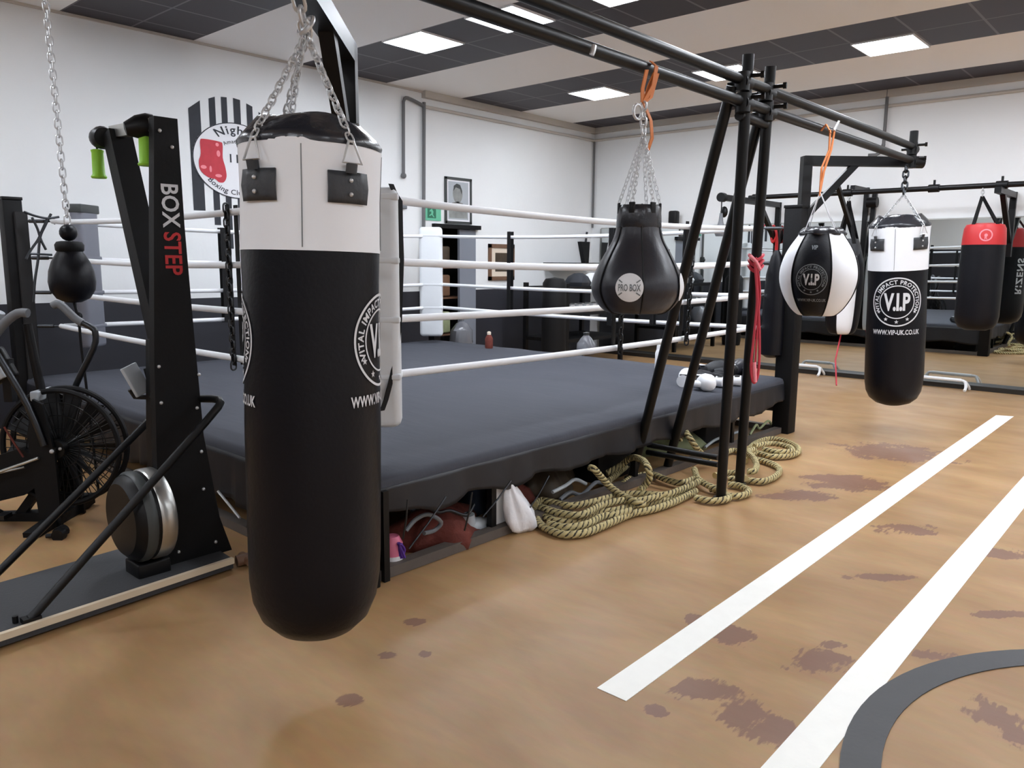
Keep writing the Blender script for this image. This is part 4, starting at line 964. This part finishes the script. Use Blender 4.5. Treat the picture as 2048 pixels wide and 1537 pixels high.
# ================================================================== BATTLE ROPES
def cr_(x, y, z=.028): return on(1040+x*.29297, 700+y*.29297, 'Z', z)
def rope_obj(label, strands, loc):
    mb = MB()
    for pts, zs in strands:
        zs = zs if isinstance(zs, (list, tuple)) else [zs]*len(pts)
        mb.tube([cr_(x, y, z) for (x, y), z in zip(pts, zs)], .0235, 9, sub=7)
    return solo('battle_rope', mb, 'brope', label, 'rope', loc)
rope_obj('thick yellow and black battle rope heaped in a long coil along the ring base', [
 ([(100, 1060), (95, 1100), (130, 1180), (190, 1225), (300, 1262), (450, 1250), (600, 1190), (760, 1122), (900, 1092), (1050, 1042), (1200, 965)], .028),
 ([(100, 1060), (140, 1030), (210, 1040), (350, 1066), (500, 1040), (700, 990), (850, 985), (1000, 990), (1150, 935), (1220, 900)], .06),
 ([(115, 1110), (250, 1170), (380, 1166), (520, 1112), (640, 1100), (760, 1072), (900, 1045), (1020, 1012), (1180, 938)], .03),
 ([(140, 1075), (280, 1118), (420, 1128), (560, 1062), (700, 1030), (820, 1030), (960, 1000)], .07),
 ([(190, 1190), (320, 1214), (460, 1190), (560, 1142), (650, 1128), (760, 1100)], .05),
 ([(480, 805), (505, 815), (545, 860), (610, 930), (690, 990), (790, 1040), (850, 1062)], [.26, .26, .2, .12, .09, .08, .06]),
 ([(590, 845), (690, 790), (760, 738), (830, 750), (872, 800), (884, 870), (850, 930), (815, 962)], [.07, .12, .2, .24, .24, .17, .10, .08]),
 ([(700, 920), (780, 868), (900, 852), (1000, 888), (1100, 910), (1190, 880)], .04),
 ([(600, 900), (660, 850), (720, 800), (780, 775)], .06),
 ([(1090, 620), (1110, 540), (1150, 590), (1200, 665), (1240, 710), (1290, 760)], [.2, .30, .28, .2, .12, .05]),
 ([(1190, 815), (1215, 880), (1290, 930), (1400, 965)], .05)], cr_(600, 1090, 0))
rope_obj('yellow and black battle rope lying in loops around the scaffold feet', [
 ([(1535, 735), (1560, 680), (1620, 632), (1710, 608), (1800, 620), (1880, 655), (1903, 690), (1850, 722), (1720, 730), (1620, 705), (1550, 725)], .03),
 ([(1600, 660), (1720, 640), (1830, 662), (1860, 690), (1780, 700), (1660, 680)], .06),
 ([(1550, 830), (1600, 828), (1615, 780), (1590, 735), (1560, 700), (1600, 680)], .075),
 ([(1590, 745), (1680, 765), (1750, 795), (1772, 825), (1740, 868), (1650, 900), (1540, 890), (1420, 880)], .028),
 ([(1195, 1010), (1300, 1032), (1395, 1025), (1425, 1002), (1360, 965), (1300, 950)], .03),
 ([(1390, 992), (1480, 1002), (1545, 985), (1560, 960), (1500, 930), (1420, 920)], .03),
 ([(1330, 860), (1420, 840), (1500, 850), (1540, 880)], .05),
 ([(1380, 720), (1440, 690), (1500, 700), (1540, 760)], .03)], cr_(1560, 850, 0))
# ================================================================== UNDER-RING CLUTTER
def X_(px, py, x): return on(px, py, 'X', x)
def heap(name, c, r, h, m, label, cat, ph=0, sy=1.0, amp=.22):
    c = V(c); mb = MB().lathe([(0, 0), (r, 0), (r*1.05, h*.25), (r*.8, h*.65), (r*.4, h*.93), (0, h)], c, n=26, f=lambda a, q, z: q*(1+amp*math.sin(3*a+ph+6*z)+amp*.6*math.sin(7*a+2*ph)+amp*.4*math.sin(13*a)))
    mb.xf(Matrix.Translation(c) @ Matrix.Diagonal((1, sy, 1, 1)) @ Matrix.Translation(-c)); return solo(name, mb, m, label, cat, c, sharp=85)
heap('cloth_bundle', (-3.22, 2.95, 0), .2, .2, 'rust', 'rust-red crumpled cloth bundle under the near ring edge', 'bundle', 1.1, 1.5)
heap('cloth_bundle', (-3.35, 4.05, 0), .2, .26, 'photo2', 'dark brown bundle under the ring behind the coiled rope', 'bundle', 2.0, 1.4)
heap('cloth_bundle', (-3.4, 5.9, 0), .22, .16, 'olive', 'dull green heap under the far end of the ring edge', 'bundle', .4, 1.8)
heap('cloth_bundle', (-3.5, 3.5, 0), .16, .24, 'blue', 'blue cloth heap in the dark under the ring', 'bundle', 3., 1.2)
hs = thing('hose', 'black rubber hose loops under the ring above the rust-red bundle', 'hose', (-3.25, 2.95, 0))
obj('loops', MB().tube([(-3.3+.02*k, 2.95+.14*math.cos(t)+.02*k, .24+.05*k*.3+.09*math.sin(t)) for k in range(3) for t in (2*PI*i/10 for i in range(10))], .016, 8, sub=3), 'grey', hs)
p = X_(785, 1112, -3.06); p.z = 0
ctn = thing('bottle', 'pink and white plastic bottle just inside the near ring corner', 'bottle', p)
obj('bottle_body', MB().lathe([(0, 0), (.05, 0), (.055, .03), (.055, .14), (.035, .18)], p, n=18), 'pinkc', ctn); obj('base_band', MB().lathe([(.057, .02), (.058, .03), (.058, .07), (.057, .08)], p, n=18), 'whitep', ctn)
mb = MB(); p = X_(803, 1105, -3.0); mb.tube([p+V((.01*math.sin(5*i), .02*math.cos(4*i), .05*math.sin(i*2.1)+.01)) for i in range(14)], .006, 6, sub=4)
solo('cord_tangle', mb, 'purple', 'small tangle of purple cord by the pink bottle', 'cord', p)
for k, (pts, r, m, l) in enumerate((
    ([(812, 1062), (830, 1040), (858, 1030), (880, 1044), (872, 1062), (845, 1066)], .012, 'grey', 'grey cable loop under the near ring corner'),
    ([(850, 1010), (875, 1025), (900, 1022), (930, 1030), (950, 1010)], .010, 'dsteel', 'dark flex hanging under the near part of the ring'),
    ([(905, 1075), (925, 1055), (948, 1058), (965, 1045)], .009, 'screen', 'pale flex lying by the grey trainer shoe'),
    ([(1105, 985), (1130, 972), (1152, 960), (1170, 968)], .012, 'screen', 'pale strap in the dark under the ring beside the coiled rope'),
    ([(1120, 1000), (1140, 985), (1165, 990), (1190, 965), (1215, 972)], .014, 'grey', 'grey strap behind the coiled rope under the ring'),
    ([(1410, 895), (1430, 880), (1455, 872), (1480, 862)], .012, 'screen', 'pale cord under the ring behind the scaffold legs'),
    ([(1500, 870), (1512, 850), (1520, 858), (1534, 842), (1545, 850)], .011, 'olive', 'dull green cord under the right end of the ring'))):
    P_ = [X_(x, y, -3.02-.03*(k % 3)) for x, y in pts]; solo('loose_cable', MB().tube([V((p.x+.02*math.sin(3*i), p.y, max(p.z, r))) for i, p in enumerate(P_)], r, 8, sub=4), m, l, 'cable', P_[0])
heap('cloth_bundle', (-3.28, 3.62, 0), .13, .2, 'rust', 'dark red bundle under the ring right of the carrier bag', 'bundle', 4.1, 1.3)
# white carrier bag tied under the ring edge
p = on(1028, 1060, 'Z', 0); bgx = p
def bagf(a, r, z): return r*(1+.16*math.sin(4*a+7*z)+.08*math.sin(9*a-11*z))
mb = MB().lathe([(0, .0), (.05, .0), (.085, .03), (.09, .09), (.07, .17), (.045, .24), (.022, .30), (.03, .33)], p, n=30, f=bagf)
mb.xf(Matrix.Translation(p) @ Matrix.Diagonal((.8, 1.3, 1, 1)) @ Matrix.Translation(-p))
for v in mb.bm.verts: v.co += V((.05, .10, 0))*(1-(v.co.z)/.33)+V((0, -.06, 0))
solo('carrier_bag', mb, 'bag', 'white plastic carrier bag slumped at the ring base beside the coiled rope', 'bag', p, sharp=80)
p = X_(1001, 1020, -3.03)
solo('white_board', MB().box((p.x, p.y, .17), (.02, .1, .33)), 'wall', 'narrow white board standing under the ring behind the carrier bag', 'board', (p.x, p.y, 0))
p = X_(955, 1055, -3.1); p.z = 0
solo('trainer_shoe', MB().tube([p+V((0, -.1, .05)), p+V((0, -.03, .06)), p+V((0, .05, .045)), p+V((0, .12, .035))], [.045, .05, .045, .03], 12, sub=3).cyl(p+V((0, -.07, .06)), p+V((.0, -.08, .14)), .045, .04, 12), 'screen', 'pale grey trainer shoe under the ring by the rust-red bundle', 'shoe', p)
for k, (y, m, l) in enumerate(((6.35, 'dark', 'dark crate under the ring near its right corner'), (4.75, 'blackmatt', 'black crate under the ring behind the scaffold legs'))):
    solo('crate', MB().box((-3.35, y, .12), (.35, .5, .24), bev=.01), m, l, 'crate', (-3.35, y, 0))
# ================================================================== STEP MACHINE
XC = -3.80
sm_ = thing('step_machine', 'tall black exercise machine with white and red vertical lettering and green pull handles', 'exercise machine', (-3.92, 1.5, 0))
P0 = [(1.600, .05), (1.99, .05), (1.93, .25), (1.868, .70), (1.845, 1.3), (1.830, 1.76), (1.825, 2.265), (1.713, 2.265), (1.680, 1.76), (1.640, 1.1), (1.625, .7)]
body = obj('upright', MB().prism([(XC, y, z) for y, z in P0], (-.055, 0, 0)), 'blackmatt', sm_, sharp=20)
obj('upright_core', MB().prism([(XC-.055, y, z) for y, z in ((1.64, .06), (1.93, .06), (1.85, .7), (1.83, 1.2), (1.68, 1.2), (1.65, .7))], (-.12, 0, 0)), 'blackp', sm_, sharp=20)
for y, z in ((1.735, 2.2), (1.79, 2.13), (1.66, 1.08), (1.66, .9), (1.84, .85), (1.85, .62), (1.85, .42), (1.9, .12), (1.7, .12), (1.86, 1.02)): obj('bolt', MB().sphere((XC+.002, y, z), .009, 8), 'steel', body)
def vtext(s, z0, m, size):
    mb = MB(); vs, fs = glyphs(s, size, .02, 1.02); xs = [v.x for v in vs]; x0, x1 = min(xs), max(xs)
    add_flat(mb.bm, vs, fs, lambda v: V((XC+.003, 1.765+v.y*.86-.035*((2.0-z0+(v.x-x0))/1.0)*.0, z0-(v.x-x0)*.73))); o = obj('lettering', mb, m, body); return (x1-x0)*.73
Lb = vtext('BOX', 1.955, 'print', .135); vtext('STEP', 1.955-Lb-.02, 'red', .135)
# second, splayed upright and top cross bar with pulley heads
F1, F0 = on(234, 268, 'X', -4.42), on(318, 640, 'X', -4.03)
obj('splayed_upright', MB().bar(F0+(F0-F1)*.33, F1, .095, .115, up=(0, 1, 0)), 'blackmatt', sm_)
H0 = V((XC-.05, 1.74, 2.23)); H1 = F1+V((0, 0, .01)); hd = (H1-H0).normalized()
obj('top_bar', MB().bar(H0-hd*.02, H1+hd*.05, .05, .06), 'alu', sm_)
def pulley(c, d, s):
    o = obj('pulley_head', MB().lathe([(.0, -.09), (.03, -.085), (.055, -.03), (.06, .02), (.05, .05), (0, .055)], c, n=18, axis=-d), 'blackp', sm_)
    return o
for c, d, q0 in ((on(203, 276, 'X', -4.50), hd, on(194, 297, 'X', -4.51)), (on(288, 253, 'X', -3.93), V((-.3, -.9, -.2)).normalized(), on(289, 266, 'X', -3.93))):
    pulley(c, d, 1)
    g = obj('pull_handle', MB().lathe([(.0, .004), (.036, 0), (.040, .008), (.031, .02), (.029, .13), (.033, .145), (.02, .15)], q0-V((0, 0, .155)), n=18), 'green', sm_)
    obj('cord', MB().cyl(q0-V((0, 0, .02)), q0+V((0, 0, .03)), .006, n=6), 'blackp', g)
# base platform with cream edging
py0 = .2
_a, _b = on(466, 1121, 'Z', .055), on(-140, 1321, 'Z', .055); _d = (_b-_a)*1.25
c4 = [V((_a.x, _a.y, 0)), V((-4.25, 1.96, 0)), V((-4.25+_d.x, 1.96+_d.y, 0)), V((_a.x+_d.x, _a.y+_d.y, 0))]
obj('platform', MB().prism([p+V((0, 0, .012)) for p in c4], (0, 0, .05)), 'platform', sm_)
a, b = on(466, 1121, 'Z', .055), on(-140, 1321, 'Z', .055)
obj('edge_strip', MB().bar(a, b, .024, .03), 'cream', sm_)
obj('end_foot', MB().cyl(a+V((-.02, .03, -.02)), a+V((.0, .12, -.015)), .03, n=12).cyl(a+V((-.06, .08, -.02)), a+V((.04, .08, -.02)), .028, n=12), 'wood', sm_)
# flywheel housing
fc = V((-3.81, 1.55, .355))
fw = obj('flywheel', MB().lathe([(.02, -.12), (.175, -.115), (.208, -.085), (.217, -.04), (.217, .06), (.19, .075), (.02, .075)], fc, n=48, axis=(0, 1, 0)), 'blackp', sm_)
obj('flywheel_band', MB().lathe([(.219, -.01), (.226, .0), (.226, .055), (.219, .065)], fc, n=40, axis=(0, 1, 0), cap=False), 'alu', fw)
obj('flywheel_rim', MB().lathe([(.213, -.075), (.224, -.06), (.224, -.035), (.217, -.025)], fc, n=40, axis=(0, 1, 0), cap=False), 'frame', fw)
obj('flywheel_foot', MB().box((fc.x, fc.y+.0, .09), (.16, .16, .08), bev=.01), 'blackp', sm_)
# hand rails
rl = lambda x, pts, f: obj('hand_rail', MB().tube(f(pts), .0195, 12), 'black', sm_)
A_ = [on(*q, 'X', -3.62) for q in ((62, 1238), (180, 1105), (300, 970), (410, 846))]+[on(436, 815, 'X', -3.62), on(441, 806, 'X', -3.63), on(438, 800, 'X', -3.66), on(425, 798, 'X', -3.72), on(400, 798, 'X', -3.82)]
obj('hand_rail', MB().tube(A_, .0195, 12), 'black', sm_)
obj('rail_foot', MB().box(A_[0]-V((0, 0, .015)), (.05, .07, .05)).cyl(A_[0]+V((-.03, -.05, -.01)), A_[0]+V((-.03, -.05, .02)), .012, n=8), 'blackp', sm_)
B_ = [on(-60, 1196, 'X', -4.28), on(0, 1142, 'X', -4.28), on(150, 992, 'X', -4.28), on(300, 840, 'X', -4.28), on(330, 812, 'X', -4.28), on(345, 800, 'X', -4.2), on(356, 800, 'X', -4.02)]
obj('hand_rail', MB().tube(B_, .0195, 12), 'black', sm_)
# small display on a swivel arm
dc = on(272, 760, 'X', -4.0)
dp = obj('display', MB().box(dc, (.02, .10, .16), mtx=(Matrix.Rotation(.35, 3, 'Z') @ Matrix.Rotation(-.35, 3, 'Y') @ Matrix.Rotation(.25, 3, 'X')), bev=.006), 'screen', sm_)
obj('display_arm', MB().tube([dc+V((-.03, -.02, -.05)), dc+V((-.03, 0, -.09)), dc+V((.02, .06, -.095)), V((-3.9, 1.66, dc.z-.07))], .013, 8).tube([dc+V((-.02, .06, .05)), dc+V((0, .07, -.04)), dc+V((.02, .08, -.09))], .012, 8), 'blackp', dp)
# ================================================================== AIR BIKE
bo_ = V((-5.116, 1.638, 0)); bang = math.atan2(RT.y, RT.x); BMX = Matrix.Translation(bo_) @ Matrix.Rotation(bang, 4, 'Z')
bk = thing('air_bike', 'black fan exercise bike with tall swinging handles at the left edge', 'exercise bike', bo_)
def bl(px, py, y=0): return V(((px-130)/328, y, .476-(py-890)/328))
def bobj(name, mb, m, par=None, **k): return obj(name, mb.xf(BMX), m, par or bk, **k)
fcn = bl(131, 892)
cage = MB()
for y in (-.05, .05):
    cage.tube([fcn+V((.350*math.cos(a), y, .350*math.sin(a))) for a in (2*PI*i/48 for i in range(48))], .017, 8, closed=True)
bobj('fan_cage', cage, 'blackmatt'); cg = MB()
for y in (-.06, .06):
    for r in (.12, .2, .28): cg.tube([fcn+V((r*math.cos(a), y, r*math.sin(a))) for a in (2*PI*i/32 for i in range(32))], .003, 5, closed=True)
    for k in range(40): a = 2*PI*k/40; cg.tube([fcn+V((.05*math.cos(a), y, .05*math.sin(a))), fcn+V((.35*math.cos(a), y*.9, .35*math.sin(a)))], .0028, 5)
bobj('cage_wires', cg, 'black')
fan = MB()
for k in range(14):
    a = 2*PI*k/14; d_ = V((math.cos(a), 0, math.sin(a))); e_ = V((-math.sin(a), 0, math.cos(a)))
    fan.prism([fcn+d_*.06+V((0, -.04, 0)), fcn+d_*.33+V((0, -.05, 0))+e_*.03, fcn+d_*.33+V((0, .05, 0))-e_*.03, fcn+d_*.06+V((0, .04, 0))], e_*.006)
bobj('fan_blade', fan, 'dark')
bobj('hub', MB().cyl(fcn+V((0, -.11, 0)), fcn+V((0, .11, 0)), .055, n=18).cyl(fcn+V((.0, -.14, 0)), fcn+V((0, -.11, 0)), .02, n=10), 'blackp')
bobj('axle_bolt', MB().sphere(fcn+V((0, -.145, 0)), .014, 8).sphere(fcn+V((.035, -.12, .01)), .01, 8).sphere(fcn+V((-.03, -.12, .05)), .008, 8), 'steel')
bobj('fork_plate', MB().prism([bl(100, 790, -.115), bl(118, 800, -.115), bl(134, 900, -.115), bl(136, 1050, -.115), bl(95, 1050, -.115), bl(88, 960, -.115), bl(84, 860, -.115)], (0, -.02, 0)).prism([bl(100, 790, .135), bl(118, 800, .135), bl(134, 900, .135), bl(136, 1045, .135), bl(95, 1045, .135), bl(88, 960, .135)], (0, -.02, 0)), 'blackmatt')
bobj('guard_bracket', MB().box(bl(96, 787), (.05, .2, .06), bev=.01), 'screen')
bobj('front_foot', MB().bar(bl(112, 1048, -.32), bl(112, 1030, .3), .09, .07).cyl(bl(160, 1040, -.30), bl(160, 1040, -.24), .035, n=14), 'blackmatt')
bobj('transport_wheel', MB().cyl(bl(170, 1038, -.36), bl(170, 1038, -.32), .036, n=18).cyl(bl(146, 1040, -.34), bl(172, 1038, -.34), .014, n=8), 'blackp')
bobj('base_beam', MB().bar(bl(116, 1035), bl(-190, 1052), .08, .06).bar(bl(116, 1000), bl(0, 960), .05, .06).bar(bl(20, 1046), bl(110, 930), .05, .05), 'blackmatt')
bobj('rear_foot', MB().bar(bl(-180, 1055, -.3), bl(-180, 1045, .3), .09, .07), 'blackmatt')
bobj('chain_guard', MB().prism([bl(100, 915, -.10), bl(60, 890, -.10), bl(-60, 930, -.10), bl(-90, 985, -.10), bl(-40, 1010, -.10), bl(60, 985, -.10), bl(110, 950, -.10)], (0, .06, 0)), 'blackmatt')
bobj('guard_stripe', MB().tube([bl(40, 845, -.13), bl(58, 880, -.13), bl(72, 905, -.13)], .006, 6), 'rust')
bobj('link_rod', MB().tube([bl(-20, 950, -.15), bl(105, 905, -.15)], .009, 8).tube([bl(-20, 948, -.12), bl(70, 926, -.12)], .006, 6), 'alu')
bobj('crank', MB().bar(bl(-30, 985, -.16), bl(25, 1015, -.16), .03, .02).box(bl(30, 1017, -.2), (.1, .08, .025)), 'dsteel')
bobj('seat_post', MB().bar(bl(-60, 990), bl(-110, 760), .06, .06), 'black')
bobj('saddle', MB().box(bl(-120, 750), (.26, .2, .08), bev=.03), 'blackmatt')
hr = bobj('handle_arm', MB().tube([bl(112, 614, .1), bl(124, 612, .1), bl(152, 640, .1), bl(184, 658, .1), bl(190, 670, .1), bl(184, 700, .1), bl(140, 780, .1), bl(120, 850, .1)], .0185, 10, sub=3), 'dsteel')
bobj('grip', MB().tube([bl(110, 615, .1), bl(124, 612, .1), bl(150, 638, .1), bl(166, 649, .1)], .024, 10, sub=3), 'grey', hr)
hl = bobj('handle_arm', MB().tube([bl(-30, 668, -.16), bl(18, 668, -.16), bl(34, 676, -.16), bl(44, 698, -.16), bl(95, 800, -.16), bl(118, 880, -.15)], .0185, 10, sub=3), 'dsteel')
bobj('grip', MB().tube([bl(36, 668, -.12), bl(60, 642, -.12), bl(85, 625, -.12), bl(104, 625, -.12)], .026, 10, sub=3), 'grey', hl)
bobj('mast', MB().tube([bl(76, 648, 0), bl(84, 720, 0), bl(92, 780, 0)], .026, 10), 'black')
bobj('console', MB().box(bl(2, 742, -.05), (.17, .03, .14), mtx=Matrix.Rotation(-.45, 3, 'Y'), bev=.01), 'screen')
bobj('console_case', MB().box(bl(6, 735, .0), (.2, .06, .2), mtx=Matrix.Rotation(-.45, 3, 'Y'), bev=.02).box(bl(30, 760, .0), (.05, .05, .26)), 'blackp')
for (x0, y0, x1, y1) in ((-14, 664, 14, 618), (10, 668, 34, 624)):
    bobj('foot_peg', MB().tube([bl(x0, y0, -.05), bl(x1, y1, -.05)], .034, 12), 'screen')
